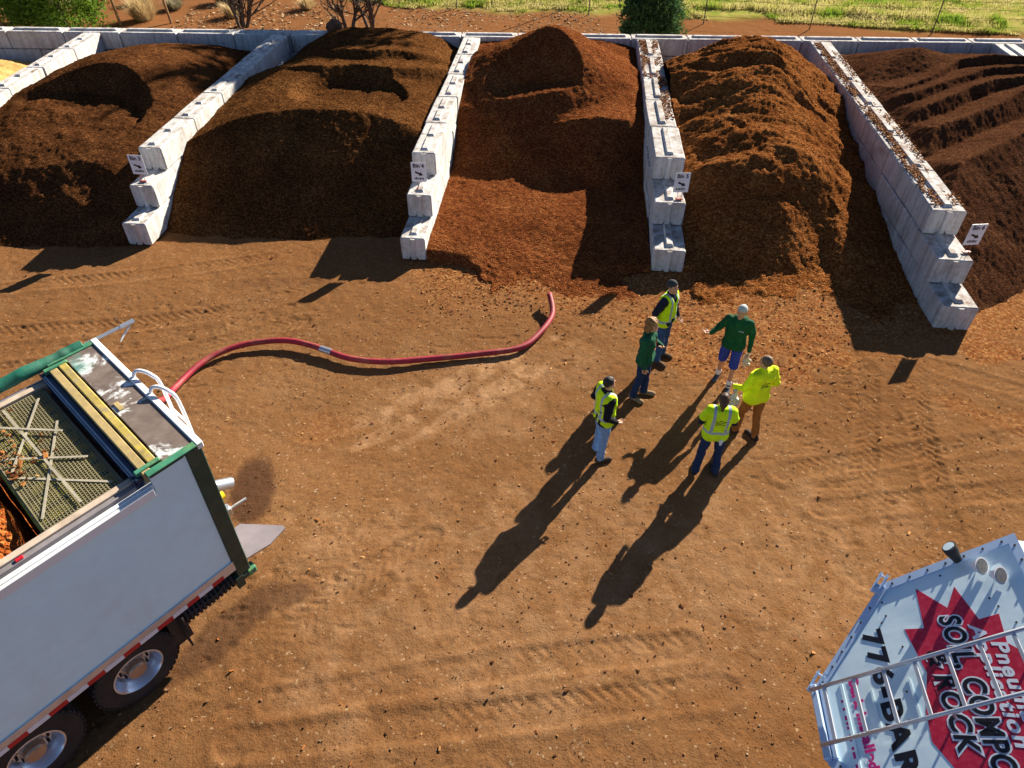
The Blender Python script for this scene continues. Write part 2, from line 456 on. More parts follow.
BACK_Y = 27.345
def divider(key, X, Y, th, s1, s2, w, label, mat, nblk):
    root = empty('block_wall', (X, Y, 0), -th)
    tag(root, label, 'wall', 'concrete block walls between the bays')
    Ltop = (BACK_Y-Y)/math.cos(th)-.012
    for k in range(3):
        z = 1.22-.61*k; y0 = -(0, s1, s1+s2)[k]; bl = Ltop/nblk; n = 0
        y = y0
        while y < Ltop-.03:
            L = bl
            if y+L > Ltop-.5: L = Ltop-y
            mb = block_mesh(L, w, .61, mat, k*31+n*5+int(X*10)+500, two=w < .7)
            dx = random.Random(int(X*100)+k*17+n).uniform(-.022, .022)
            mb.M = Matrix.Translation((dx, y, z)) @ Matrix.Rotation(random.Random(int(X*77)+k*5+n).uniform(-.012, .012), 4, 'Z')
            mb.build('concrete_block', mat, root)
            y += L; n += 1
    WALLS[key] = (X, Y, th, w, s1, s2)
divider('a', -15.80, 17.6, .02, .9, .9, .61, 'pale block wall beside the yellow heap, only its far end in view', M_conc, 5)
divider('b', -9.603, 17.364, .075, .898, .833, .61, 'sunlit stepped block wall under the Bin 3 sign', M_conc, 5)
divider('c', -2.605, 17.236, .070, 1.10, 1.048, .61, 'sunlit stepped block wall under the Bin 4 sign', M_conc, 5)
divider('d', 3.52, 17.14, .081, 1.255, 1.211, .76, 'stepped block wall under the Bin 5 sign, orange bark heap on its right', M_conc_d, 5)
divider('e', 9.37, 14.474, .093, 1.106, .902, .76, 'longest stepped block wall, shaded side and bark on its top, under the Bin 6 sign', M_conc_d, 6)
divider('f', 16.3, 15.0, .07, 1.1, 1.0, .76, 'pale block wall at the far right edge behind the ridged dark heap', M_conc, 6)
root = empty('block_wall', (0, BACK_Y, 0)); tag(root, 'long low concrete block wall running across behind all the bark heaps', 'wall')
MB_seed = 0
for k in range(3):
    x = -24.6+(1.02 if k == 1 else 0); n = 0
    while x < 24.5:
        mb = block_mesh(2.05, .61, .61, M_conc, 400+k*60+n)
        mb.M = Matrix.Translation((x, .61, 1.22-.61*k)) @ Matrix.Rotation(-math.pi/2, 4, 'Z')
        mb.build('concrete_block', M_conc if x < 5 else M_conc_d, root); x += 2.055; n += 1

# ================================================================== bark heaps
def wall_face(key, y, side):
    X, Y, th, w, s1, s2 = WALLS[key]
    return X+(y-Y)*math.tan(th)+(w if side == 'R' else 0)
def smax(a, b, k=.12):
    h = np.clip(.5+.5*(a-b)/k, 0, 1); return b+(a-b)*h+k*h*(1-h)
def heap(name, label, lk, rk, y0, fn, mat, res=.045, crumb=.03, spill=(0., 0.), seed=1, rough=1., warp=1., xl=None, xr=None):
    ys = np.arange(y0, BACK_Y-.02, res)
    fl = (lambda y: wall_face(lk, y, 'R')) if lk else (lambda y: xl+0*y)
    fr = (lambda y: wall_face(rk, y, 'L')) if rk else (lambda y: xr+0*y)
    L = fl(ys)+.012; Rr = fr(ys)-.012
    # in front of the wall ends the heap may spread sideways
    def front(k): X, Y, th, w, s1, s2 = WALLS[k]; return Y-s1-s2
    if lk: L = L-np.clip(front(lk)-.05-ys, 0, 1)*spill[0]*2
    if rk: Rr = Rr+np.clip(front(rk)-.05-ys, 0, 1)*spill[1]*2
    nx = int(np.max(Rr-L)/res)
    U = np.linspace(0, 1, nx)
    X = L[:, None]+(Rr-L)[:, None]*U[None, :]; Y = np.repeat(ys[:, None], nx, 1)
    wx = X+warp*.22*fbm(X, Y, .9, 3, seed+3); wy = Y+warp*.30*fbm(X, Y, .8, 4, seed+4)
    Z = fn(wx, wy, X, Y)
    Z = Z+rough*(.08*fbm(X, Y, 1.1, 4, seed)+.045*fbm(X, Y, 4.0, 3, seed+7))
    Z = Z+crumb*(vnoise(X*15, Y*15, seed+8)+.8*vnoise(X*29, Y*29, seed+9))
    # side edges in the open must sink into the ground
    if lk: Z -= np.where(Y < front(lk), np.clip(.9+.5*fbm(X, Y, 1.5, 3, seed+20)-(X-L[:, None]), 0, 2)*.8*np.clip(front(lk)-Y, 0, .4)/.4, 0)
    if rk: Z -= np.where(Y < front(rk), np.clip(.9+.5*fbm(X, Y, 1.5, 3, seed+21)-(Rr[:, None]-X), 0, 2)*.8*np.clip(front(rk)-Y, 0, .4)/.4, 0)
    Z = np.maximum(Z, -.12)
    n1, n2 = Z.shape; i = np.arange((n1-1)*(n2-1)); r_, c_ = i//(n2-1), i % (n2-1); a = r_*n2+c_
    F = np.stack([a, a+1, a+n2+1, a+n2], 1); zz = Z.ravel()
    keep = (zz[F] > -.1).any(1); F = F[keep]
    used = np.unique(F); mp = np.zeros(len(zz), np.int64); mp[used] = np.arange(len(used))
    o = np_mesh(name, np.stack([X.ravel(), Y.ravel(), zz], 1)[used], mp[F], mat, smooth=True)
    tag(o, label, 'bark heap'); return o
def terr(x, y, cx, yc, h, curv=.03, tilt=0., w=4.0, side=.5, slope=.72, p=2):
    """one loader-cut terrace: crest line, steep face before it, tread behind"""
    yk = yc+curv*(x-cx)**2
    top = h+tilt*(y-yk)-side*np.abs((x-cx)/w)**p
    return np.minimum(top, (y-yk)*slope+h-side*np.abs((x-cx)/w)**p)

M_b1 = bark_mat('compost_brown', [(0, (.020, .009, .005)), (.45, (.068, .026, .010)), (.75, (.135, .052, .018)), (1, (.22, .10, .038))], 26, .7)
M_b2 = bark_mat('fine_bark_brown', [(0, (.020, .009, .004)), (.45, (.074, .029, .010)), (.75, (.150, .062, .020)), (1, (.25, .12, .042))], 26, .7)
M_b3 = bark_mat('red_bark_chips', [(0, (.050, .016, .007)), (.4, (.125, .037, .013)), (.72, (.205, .066, .021)), (1, (.32, .14, .052))], 21, .9)
M_b4 = bark_mat('orange_bark_chips', [(0, (.060, .020, .007)), (.4, (.155, .052, .015)), (.72, (.25, .092, .027)), (1, (.40, .19, .066))], 20, .9)
M_b5 = bark_mat('dark_compost', [(0, (.022, .011, .007)), (.45, (.062, .025, .013)), (.75, (.105, .045, .022)), (1, (.16, .075, .036))], 28, .6)
M_b0 = bark_mat('yellow_wood_chips', [(0, (.34, .19, .06)), (.5, (.55, .34, .12)), (1, (.72, .50, .22))], 24, .7)

def capz(z, x, y, cx, hw, top, edge, y0, y1):
    """towards the back the heap falls away on both sides, below the wall tops"""
    u = np.abs(x-cx)/hw; k = sstep(y0, y1, y)
    return np.where(k > 0, smax(np.minimum(z, 9), -9, .1)*(1-k)+k*(-smax(-z, -(top-(top-edge)*u**2), .15)), z)
def h0(x, y, X, Y): return 2.2-.50*(np.sqrt(((x+18.6)*1.0)**2+((y-21.6)*.6)**2+.6)-.77)
heap('bark_heap', 'pale yellow wood chip heap at the left edge', None, 'a', 16.5, h0, M_b0, seed=5, xl=-23.0)
def scoop(z, x, y, cx, cy, r, floor, sl, ex=1.0):
    """a loader bucket bite: a round-backed hole with a steep wall"""
    d = np.hypot((x-cx)*ex, y-cy); return np.minimum(z, floor+np.maximum(0, d-r)*sl)
def h1(x, y, X, Y):
    z = 2.42-.46*(np.sqrt(((x+12.0)*.74)**2+((y-22.8)*.62)**2+.7)-.83)
    fl = 1.50+.05*(y-18.5)+.12*fbm(X, Y, 1.6, 3, 161)
    z = scoop(z, x, y, -13.1, 19.4, 2.15, fl, 1.0, .85)
    front = (y-15.5+.25*fbm(X, Y, .8, 3, 162))*.60
    z = np.minimum(z, front)
    return capz(z, x, y, -12.3, 3.4, 2.42, .7, 21.0, 25.5)
heap('bark_heap', 'smooth brown heap in the bay left of the Bin 3 sign', 'a', 'b', 14.0, h1, M_b1, seed=15, rough=.55, warp=.6, spill=(.2, .1))
def h2(x, y, X, Y):
    z = np.minimum(2.10-.62*np.abs((x+5.4)/3.4)**2.3, (y-16.15-.02*(x+5.4)**2)*.655)
    z = smax(z, terr(x, y, -4.9, 22.4, 2.30, .16, -.16, 3.2, .6, .9), .06)
    z = smax(z, terr(x, y, -4.8, 23.9, 2.34, .16, -.16, 3.2, .6, .9), .06)
    z = smax(z, terr(x, y, -4.7, 25.2, 2.30, .13, -.14, 3.2, .6, .9), .06)
    z = scoop(z, x, y, -4.75, 21.2, 1.05, 1.72, .95, .72)
    z = np.minimum(z, (y-16.1+.15*fbm(X, Y, .9, 3, 163))*.66)
    return capz(z, x, y, -4.9, 3.4, 2.32, 1.0, 23.0, 26.5)
heap('bark_heap', 'brown heap with curved loader cuts between the Bin 3 and Bin 4 signs', 'b', 'c', 14.3, h2, M_b2, seed=25, rough=.5, warp=.6, spill=(.1, .1))
def h3(x, y, X, Y):
    dx = (x-1.15); d = np.hypot(dx*np.where(dx > 0, 1.0, .9), np.where(y > 23.6, (y-23.6)*.75, (y-23.6)*1.10))
    z = 3.36-.60*(np.sqrt(d*d+.25)-.1)
    z = scoop(z, x, y, .75, 21.7, .6, 1.96+.16*(x-1.2), .80, .52)
    z = smax(z, terr(x, y, 2.7, 20.2, 1.62, .16, .02, 2.6, .75, .74), .15)
    z = smax(z, terr(x, y, -.6, 21.4, 1.50, .05, .03, 3, .2, .62), .2)
    ap = .42*sstep(12.7, 17.6, Y+.10*(X-1)**2+.5*fbm(X, Y, .9, 3, 37))-.07
    return smax(z, ap+.0*x, .25)
heap('bark_heap', 'tall peaked red bark heap between the Bin 4 and Bin 5 signs', 'c', 'd', 12.2, h3, M_b3, seed=35, crumb=.032, spill=(-.45, .3), rough=.5)
def h4(x, y, X, Y):
    t = np.clip((y-13.6)/(23.2-13.6), 0, 1.25); rx = 5.9+1.6*t
    hh = np.interp(y, [12.6, 14.2, 15.4, 17.0, 18.3, 20, 22.6, 24.2, 27], [-.1, .02, .88, 2.06, 2.12, 2.40, 2.85, 2.75, 1.4])
    n_ = fbm(x, y, .45, 3, 91)
    bump = .085*np.clip(fbm(x, y, .7, 2, 93)+.45, 0, 1)*np.sin(y*5.0+.5*x+9*n_)*sstep(16.5, 17.5, y)+.22*fbm(x*.7, y*1.4, 1.1, 3, 92)*sstep(14.5, 17, y)
    d = np.abs(x-rx); d = np.where(x < rx, d*.70, d*.95)
    z = hh+bump-.66*(np.sqrt(d*d+.6)-.77)
    gul = (1.0-.25*np.clip(x-8.4, 0, 2))*sstep(13.0, 17.5, y-.5*(x-8.6))-.03
    z = smax(z, (gul+1)*sstep(6.4, 8.2, x)-1, .2)
    ap = .26*sstep(12.0, 15.5, Y+.4*fbm(X, Y, 1.0, 3, 47))-.07-.10*sstep(7.6, 9.0, X)*sstep(14, 12.5, Y)
    return smax(z, ap, .2)
heap('bark_heap', 'ridged orange bark chip heap between the Bin 5 and Bin 6 signs', 'd', 'e', 10.6, h4, M_b4, seed=45, crumb=.045, rough=.8, spill=(.4, .35))
def crest(x, y, px, py, h0_, h1_, tilt, slope=.75):
    yk = np.interp(x, px, py); u = np.clip((x-px[0])/(px[-1]-px[0]), 0, 1); h = h0_+(h1_-h0_)*u
    return np.minimum(h+tilt*(y-yk), (y-yk)*slope+h)
def h5(x, y, X, Y):
    z = crest(x, y, [9.8, 10.7, 12.0, 13.4, 16.5], [15.7, 16.4, 17.35, 18.3, 19.6], 1.98, 2.3, -.30, .64)
    for px, py, a, b in (([10.0, 10.6, 12.2, 14.9, 16.8], [17.8, 18.3, 19.2, 21.2, 22.0], 2.02, 2.40), ([10.2, 12.2, 13.3, 14.2, 15.3, 16.8], [19.2, 20.6, 21.4, 21.9, 22.1, 21.9], 2.05, 2.46),
                         ([11.2, 12.8, 14.4, 15.4, 16.8], [21.0, 21.9, 22.8, 22.9, 22.5], 2.1, 2.48), ([11.5, 12.8, 14.2, 15.4, 16.8], [21.9, 22.6, 23.9, 24.2, 23.6], 2.05, 2.45)):
        z = smax(z, crest(x, y, px, py, a, b, -.28, .85), .05)
    z = smax(z, 2.42-.42*(np.hypot((x-13.2)*.62, (y-24.6)*.9)), .1)
    z = np.minimum(z, 1.60+.70*np.clip(x-wall_face('e', y, 'R'), 0, 9)+.1*fbm(X, Y, 1.2, 3, 164))
    z = np.minimum(z, (y-12.8+.2*fbm(X, Y, .8, 3, 165))*.65)
    return capz(z, x, y, 14.2, 3.6, 2.52, .8, 23.4, 26.5)
heap('bark_heap', 'dark ridged compost heap right of the Bin 6 sign', 'e', 'f', 11.2, h5, M_b5, seed=55, rough=.4, warp=.4, spill=(.1, 0))

# ================================================================== bin signs
M_sign = simple('sign_white', (.80, .82, .86), .45, var=.04)
M_black = simple('black_paint', (.012, .012, .014), .5, var=.2)
M_stake = simple('sign_stake_red', (.32, .06, .04), .6)
def bin_sign(n, loc, rz, label, W=.37, Hh=.50, z0=.15):
    r = empty('bin_sign', loc, rz); tag(r, label, 'sign', 'bin number signs on the wall ends')
    MB().box((-W/2, -.006, z0), (W/2, .006, z0+Hh), bev=.003).build('sign_panel', M_sign, r)
    for s in (-.05, .05): MB().tube([(s, .012, -.05), (s, .012, z0+.2)], .006, 6).build('stake', M_stake, r)
    MB().box((-.09, -.03, -.045), (.09, .05, -.02), bev=.006).build('base', M_stake, r)
    face = Matrix.Translation((0, -.0075, 0)) @ Matrix.Rotation(math.pi/2, 4, 'X')
    text_mesh('lettering', 'Bin '+str(n), .135, M_black, r, Matrix.Translation((0, -.0075, z0+Hh-.13)) @ Matrix.Rotation(math.pi/2, 4, 'X'), bold=.004, depth=.001, align='CENTER')
    a = MB(Matrix.Translation((0, -.0075, z0+.215)) @ Matrix.Rotation(math.pi/2, 4, 'X') @ Matrix.Rotation(R(-24), 4, 'Z'))
    a.prism([(-.10, .022), (.02, .022), (.02, .055), (.11, 0), (.02, -.055), (.02, -.022), (-.10, -.022)], 0, .0015).build('arrow', M_black, r)
    b = MB()
    rr = random.Random(n)
    x = -.115
    while x < .10:
        w_ = rr.uniform(.018, .03); b.box((x, -.0085, z0+.06), (min(x+w_, .12), -.0062, z0+.06+rr.choice((.05, .065, .05)))); x += w_+.012
    b.build('small_print', M_black, r)
def on_wall(key, fwd, across, z):
    X, Y, th, w, s1, s2 = WALLS[key]
    return (X+across*math.cos(th)+fwd*math.sin(th), Y-across*math.sin(th)+fwd*math.cos(th), z)
bin_sign(3, on_wall('b', -.70, .30, 1.27), R(-4), 'Bin 3 sign, leaning on the left stepped wall end')
bin_sign(4, on_wall('c', -.80, .31, 1.27), R(-2), 'Bin 4 sign on the wall left of the red bark heap')
bin_sign(5, on_wall('d', -1.08, .61, 1.27), R(2), 'Bin 5 sign on the wall right of the red bark heap')
bin_sign(6, on_wall('e', -.76, .68, 1.27), R(6), 'Bin 6 sign on the long wall by the dark compost', )

# ================================================================== hose
M_hose = simple('hose_red', (.27, .010, .028), .6, var=.25, scale=3, bump=.3, bscale=40, dirt=(.30, .16, .09), dirt_amt=.5)
M_steel = simple('galvanised_steel', (.55, .57, .60), .35, .8, var=.12)
def smooth_path(P, n):
    P = np.array(P, float); t = np.arange(len(P)); T = np.linspace(0, len(P)-1, n); out = []
    for q in T:
        i = min(int(q), len(P)-2); f = q-i; p0 = P[max(i-1, 0)]; p1 = P[i]; p2 = P[i+1]; p3 = P[min(i+2, len(P)-1)]
        out.append(.5*((2*p1)+(-p0+p2)*f+(2*p0-5*p1+4*p2-p3)*f*f+(-p0+3*p1-3*p2+p3)*f**3))
    return [tuple(v) for v in out]
hp = [(-5.78,8.35,1.25),(-6.05,8.75,1.0),(-6.38,9.5,.40),(-6.48,10.2,.12),(-6.30,10.85,.085),(-5.98,11.28,.085),(-5.48,11.56,.09),(-4.77,11.66,.10),(-4.22,11.53,.09),(-3.81,11.34,.085),(-3.31,11.12,.08),(-2.58,11.02,.085),(-1.68,11.14,.08),(-.67,11.32,.08),(.16,11.54,.08),(.59,12.06,.09),(.87,12.69,.12),(.82,13.3,.24)]
hr = MB().tube(smooth_path(hp, 90), .062, 12).build('delivery_hose', M_hose, None, True)
tag(hr, 'long red hose snaking over the dirt from the white trailer to the red bark', 'hose')
MB().tube([(-3.97, 11.415, .088), (-3.72, 11.305, .083)], .072, 14).build('coupling', M_steel, hr, True, 40)
# ================================================================== blower trailer (left)
M_white = simple('trailer_white', (.78, .80, .82), .35, var=.03, dirt=(.45, .36, .28), dirt_amt=.18, dscale=1.2)
M_alu = simple('aluminium', (.62, .62, .63), .38, .55, var=.10, dirt=(.30, .22, .17), dirt_amt=.4)
M_green = simple('green_paint', (.008, .048, .038), .4, var=.25, dirt=(.20, .15, .09), dirt_amt=.3)
M_greenl = simple('worn_green_paint', (.05, .22, .13), .5, var=.3, dirt=(.34, .44, .08), dirt_amt=.7)
M_tarp = simple('green_tarp', (.012, .13, .085), .55, var=.35, bump=.4, bscale=9, dirt=(.20, .24, .16), dirt_amt=.4)
M_beige = simple('dusty_ledge', (.52, .42, .33), .7, var=.2, dirt=(.22, .12, .06), dirt_amt=.5)
M_grey = simple('grey_strip', (.22, .20, .21), .6, var=.2)
M_navy = simple('navy_bar', (.010, .025, .065), .35, var=.2)
M_yel = simple('worn_yellow', (.42, .32, .07), .6, var=.35, dirt=(.26, .21, .15), dirt_amt=1.0, dscale=7)
M_tan = simple('tan_bar', (.40, .30, .13), .6, var=.25, dirt=(.2, .15, .08), dirt_amt=.5)
M_mesh = simple('grey_mesh_steel', (.23, .20, .11), .7, .0, var=.2)
M_rubber = simple('rubber', (.018, .018, .021), .75, var=.3, dirt=(.07, .05, .04), dirt_amt=.5)
M_under = simple('chassis_black', (.022, .022, .022), .6, var=.3, dirt=(.12, .07, .04), dirt_amt=.5)
M_chrome = simple('polished_rim', (.66, .71, .78), .28, .75, var=.08)
M_hub = simple('hub_beige', (.40, .30, .22), .4, .5, var=.2)
M_redref = simple('red_reflective', (.48, .012, .025), .35, var=.1)
M_whref = simple('white_reflective', (.74, .76, .82), .3, var=.05)
M_lamp = simple('yellow_lamp', (.85, .55, .02), .3, var=.05)
def deck_mat():
    t = NT('worn_deck'); co = t.coord('Object')
    c = t.ramp(t.noise(co, 5, 6, .65), [(.3, (.12, .085, .07)), (.6, (.20, .155, .13)), (.8, (.27, .22, .19))])
    c = t.mix(t.ramp(t.noise(co, 2.3, 8, .68, .4), [(.53, (0,0,0)), (.60, (1,)*3)]), c, (.78, .80, .80))
    c = t.mix(t.ramp(t.noise(co, 1.1, 6, .6), [(.60, (0,0,0)), (.70, (.8,)*3)]), c, (.10, .30, .26))
    return t.fin(c, .55, .1)
M_deck = deck_mat()
ang = R(-127.5); TU = Vector((math.cos(ang), math.sin(ang), 0)); TV = Vector((TU.y, -TU.x, 0)); TO = Vector((-3.58, 5.55, 0))
SK = -.085
TM = Matrix(((TU.x, TV.x+TU.x*SK, 0, 0), (TU.y, TV.y+TU.y*SK, 0, 0), (0, 0, 1, 0), (0, 0, 0, 1)))
trl = empty('blower_trailer', TO)
tag(trl, 'white open-topped trailer with green rear frame and red-and-white tape, rear end towards the bark bays', 'trailer')
def tb(): return MB(TM)
W = 2.74; LEN = 9.0; ZT = 3.22; ZB = 1.12
M_side = simple('trailer_sky_tint', (.63, .89, 1.0), .3, var=.03, dirt=(.55, .50, .46), dirt_amt=.2, dscale=1.6)  # white sides, with the blue of the sky light put into the base colour
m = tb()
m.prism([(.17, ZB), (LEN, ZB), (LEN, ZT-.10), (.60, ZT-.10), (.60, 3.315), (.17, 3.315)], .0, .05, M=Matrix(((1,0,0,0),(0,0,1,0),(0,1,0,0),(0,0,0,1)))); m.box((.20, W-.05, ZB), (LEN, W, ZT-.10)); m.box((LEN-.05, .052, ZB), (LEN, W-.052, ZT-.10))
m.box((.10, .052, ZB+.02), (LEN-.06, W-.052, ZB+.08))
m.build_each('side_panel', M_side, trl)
# top rails: white outer lip, gutter, grey strip, beige inner ledge
for sgn, nm in ((0, 'near'), (1, 'far')):
    def V(v): return v if sgn == 0 else W-v
    def bx(mm, u0, u1, v0, v1, z0, z1, b=.004): mm.box((u0, min(V(v0), V(v1)), z0), (u1, max(V(v0), V(v1)), z1), bev=b)
    m = tb(); bx(m, .62, LEN, -.035, .012, ZT-.16, ZT-.03, .01); m.build('outer_lip', M_white, trl)
    m = tb(); bx(m, .50, LEN, .014, .075, ZT-.10, ZT-.02); m.build('gutter', M_white, trl)
    m = tb(); bx(m, .42, LEN, .077, .145, ZT-.1, ZT+.03); m.build('grey_strip', M_grey, trl)
    m = tb(); bx(m, .42, LEN, .147, .235, ZT-.15, ZT+.055); m.build('inner_ledge', M_beige, trl)
m = tb(); m.box((1.93, .088, ZT+.030), (2.01, .135, ZT+.05), bev=.006); m.build('marker_lamp', M_redref, trl)
m = tb(); m.box((.5, .245, ZB+.1), (LEN-.06, .27, ZT-.1)); m.box((.5, W-.27, ZB+.1), (LEN-.06, W-.245, ZT-.1)); m.build_each('inner_lining', M_grey, trl)
# green rear frame
m = tb()
m.box((-.03, -.025, .92), (.165, .10, 3.36), bev=.012); m.box((-.03, W-.10, .92), (.165, W+.025, 3.36), bev=.012)
m.box((.19, -.02, 3.318), (.60, .06, 3.37), bev=.008); m.box((.19, W-.06, 3.318), (.60, W+.02, 3.37), bev=.008)
m.box((-.03, .10, .92), (.05, W-.10, 1.16), bev=.01)
m.build_each('rear_frame', M_green, trl)
m = tb(); m.box((-.045, -.032, 3.36), (.62, .065, 3.385), bev=.008); m.box((-.045, W-.065, 3.36), (.62, W+.032, 3.385), bev=.008); m.build_each('frame_cap', M_greenl, trl)
m = tb(); m.box((-.02, .10, 1.16), (.03, W-.10, 3.20)); m.build('rear_door', M_white, trl)
m = tb(); m.box((.02, .07, 3.24), (.40, W-.07, 3.37), bev=.006)
m.build('rear_deck', M_deck, trl)
m = tb(); m.box((-.06, -.03, 3.30), (.018, W+.03, 3.392), bev=.008); m.build('deck_edge', M_white, trl)
m = tb(); m.box((.30, 1.18, 3.372), (.36, 1.36, 3.388), bev=.004); m.build('maker_plate', M_tan, trl)
m = tb(); m.box((.425, .16, 3.26), (.525, W-.1, 3.375), bev=.012); m.build('yellow_bar', M_yel, trl)
m = tb(); m.box((.54, .07, 3.2), (.645, W-.07, 3.365), bev=.012); m.build('tan_bar', M_tan, trl)
m = tb(); m.box((.655, .07, 3.1), (.735, W-.07, 3.33), bev=.008); m.box((.74, .07, 3.1), (.752, W-.07, 3.345)); m.build('navy_bar', M_navy, trl)
for q in (.09, .85, 1.9, W-.15):
    pass
m = tb()
for v in (.10, W-.16): m.box((.40, v, 3.30), (.70, v+.06, 3.39), bev=.01)
m.build_each('corner_clip', M_greenl, trl)
# mesh screen over the hopper mouth
m = tb(); u0, u1, v0, v1, zs = .82, 1.66, .27, W-.27, 3.24
n = int((v1-v0)/.038)
for i in range(n+1):
    v = v0+(v1-v0)*i/n; m.box((u0, v-.0045, zs), (u1, v+.0045, zs+.010))
n = int((u1-u0)/.034)
for i in range(n+1):
    u = u0+(u1-u0)*i/n; m.box((u-.005, v0, zs+.004), (u+.005, v1, zs+.013))
m.build('mesh_screen', M_mesh, trl)
m = tb()
for (a, b) in (((u0, v0), (u1, v0)), ((u1, v0), (u1, v1)), ((u0, v1), (u1, v1)), ((u0, v0), (u0, v1))):
    m.box((min(a[0], b[0])-.02, min(a[1], b[1])-.02, zs-.02), (max(a[0], b[0])+.02, max(a[1], b[1])+.02, zs+.003))
m.build('screen_frame', M_mesh, trl)
m = tb()
for kz, (a, b) in enumerate((((.9, .35), (1.62, 1.25)), ((1.62, .42), (.92, 1.75)), ((.92, .9), (1.6, 1.6)), ((1.6, 1.3), (.92, 2.3)), ((1.25, .3), (1.3, 2.4)), ((.95, 1.5), (1.62, 2.35)))):
    dv = Vector((b[0]-a[0], b[1]-a[1], 0)); nn_ = Vector((-dv.y, dv.x, 0)).normalized()*.014; A = Vector((*a, zs+.015+.0075*kz)); B = Vector((*b, zs+.015+.0075*kz))
    m._add([A-nn_, B-nn_, B+nn_, A+nn_, A-nn_+Vector((0,0,.006)), B-nn_+Vector((0,0,.006)), B+nn_+Vector((0,0,.006)), A+nn_+Vector((0,0,.006))], [(3,2,1,0),(4,5,6,7),(0,1,5,4),(1,2,6,5),(2,3,7,6),(3,0,4,7)])
m.build_each('brace_strap', simple('strap_steel', (.34, .31, .24), .7, 0, var=.2), trl)
m = tb(); m.box((.80, .28, 3.10), (1.70, W-.28, 3.13)); m.build('auger_pan', simple('olive_yellow_paint', (.50, .46, .06), .6, var=.5, scale=9, dirt=(.05, .09, .05), dirt_amt=.9, dscale=3), trl)
m = tb()
for i in range(9):
    v = .4+i*.24; m.box((.82, v, 3.132), (1.66, v+.035, 3.15))
m.build_each('auger_bar', M_green, trl)
# bark load inside
gx, gy = np.meshgrid(np.concatenate([np.linspace(1.69, 3.2, 60), np.linspace(3.24, LEN-.1, 90)]), np.linspace(.275, W-.275, 64)); gz = 3.15-.30*np.abs((gy-.85)/2.0)**1.5+.06*fbm(gx, gy, 2, 4, 61)+.05*vnoise(gx*14, gy*14, 62)-.9*sstep(1.86+.10*vnoise(gy*3, gx*2, 5), 1.70, gx)
P = np.stack([gx.ravel(), gy.ravel(), gz.ravel(), np.ones(gx.size)], 1) @ np.array(TM).T
n2 = gx.shape[1]; i = np.arange((gx.shape[0]-1)*(n2-1)); a = (i//(n2-1))*n2+i % (n2-1)
bl = np_mesh('bark_load', P[:, :3]+np.array([TO.x, TO.y, 0]), np.stack([a, a+1, a+n2+1, a+n2], 1), bark_mat('bark_load_red', [(0, (.10, .022, .006)), (.4, (.26, .06, .014)), (.72, (.40, .11, .026)), (1, (.52, .22, .06))], 16, 1.0), smooth=True)
tag(bl, 'orange-red bark load inside the white open-topped trailer', 'bark load')
# tarp roll, roller tube and arm on the far side
zr = 3.36; m = tb()
pts = [(LEN, W+.03, zr), (5, W+.03, zr), (2.6, W+.035, zr+.01), (1.2, W+.04, zr), (.9, W+.03, zr+.02), (.5, W+.035, zr), (.25, W+.04, zr), (.12, W+.035, zr)]
m.tube(smooth_path(pts, 60), [.082+.010*vnoise(i*.35, 3.1, 7)*2 for i in range(59)]+[.05], 12); m.build('tarp_roll', M_tarp, trl, True)
m = tb(); m.tube([(.1, W+.035, zr), (-.56, W+.03, zr)], .026, 8); m.tube([(-.40, W+.03, zr), (-.60, W+.03, zr)], .034, 8); m.build('roller_tube', M_steel, trl, True, 40)
m = tb(); m.tube([(-.54, W+.03, zr-.03), (-.32, W+.0, zr-.18)], .016, 6); m.build('crank_arm', M_steel, trl, True)
# bottom rail with reflective tape
m = tb(); m.box((.12, -.022, ZB-.03), (LEN, -.002, ZB+.15), bev=.004)
for k in range(22):
    u = .5+k*.41
    for du in (0, .03): m.box((u+du, -.027, ZB+.10), (u+du+.012, -.021, ZB+.112))
m.build('bottom_rail', M_alu, trl)
mr = tb(); mw = tb(); u = .34; k = 0
while u < LEN-.3:
    L_ = (.17, .20)[k % 2] if u < .9 else (.21, .235)[k % 2]
    (mr if k % 2 == 0 else mw).box((u, -.0255, ZB-.025), (u+L_-.004, -.0225, ZB+.045)); u += L_; k += 1
mr.build_each('red_tape', M_redref, trl); mw.build_each('white_tape', M_whref, trl)
m = tb(); m.box((.10, -.03, .70), (.22, .12, .93), bev=.01); m.box((-.06, -.03, .80), (.14, .15, .9), bev=.01); m.build('frame_foot', M_green, trl)
m = tb(); m.box((-.10, -.04, .79), (.03, .10, .91), bev=.015); m.build('tail_lamp', M_greenl, trl)
# chassis
m = tb()
for v in (.75, W-.95): m.box((.2, v, .72), (LEN, v+.14, 1.09))
for u in (.5, 1.25, 2.3, 3.6, 5): m.box((u, .06, 1.0), (u+.08, W-.06, 1.10))
for u in (1.7, 2.97): m.tube([(u, .2, .52), (u, W-.2, .52)], .07, 10)
m.box((.25, .3, .55), (.33, W-.3, .70)); m.box((.34, .30, .42), (1.25, W-.30, .98)); m.box((.95, .10, .40), (1.18, .30, .95))
m.build('chassis', M_under, trl)
m = tb()
for k in range(12): m.tube([(.24+k*.062, .13, .86), (.272+k*.062, .13, .86)], .15, 14)
m.tube([(.22, .13, .86), (.96, .13, .86)], .12, 14)
m.build('air_bellows', M_rubber, trl, True, 40)
m = tb(); m.box((.28, .05, .82), (.42, .2, .96), bev=.01); m.box((.6, .03, .90), (.66, .12, 1.08)); m.tube([(.36, .0, .98), (.5, .0, .9), (.9, .02, .92)], .016, 6); m.build_each('valve_box', M_under, trl)
m = tb(); m.box((1.02, .04, .28), (1.045, .62, .98)); m.tube([(1.0, -.02, 1.02), (1.0, .02, .62)], .02, 6); m.build_each('mud_flap', M_rubber, trl)
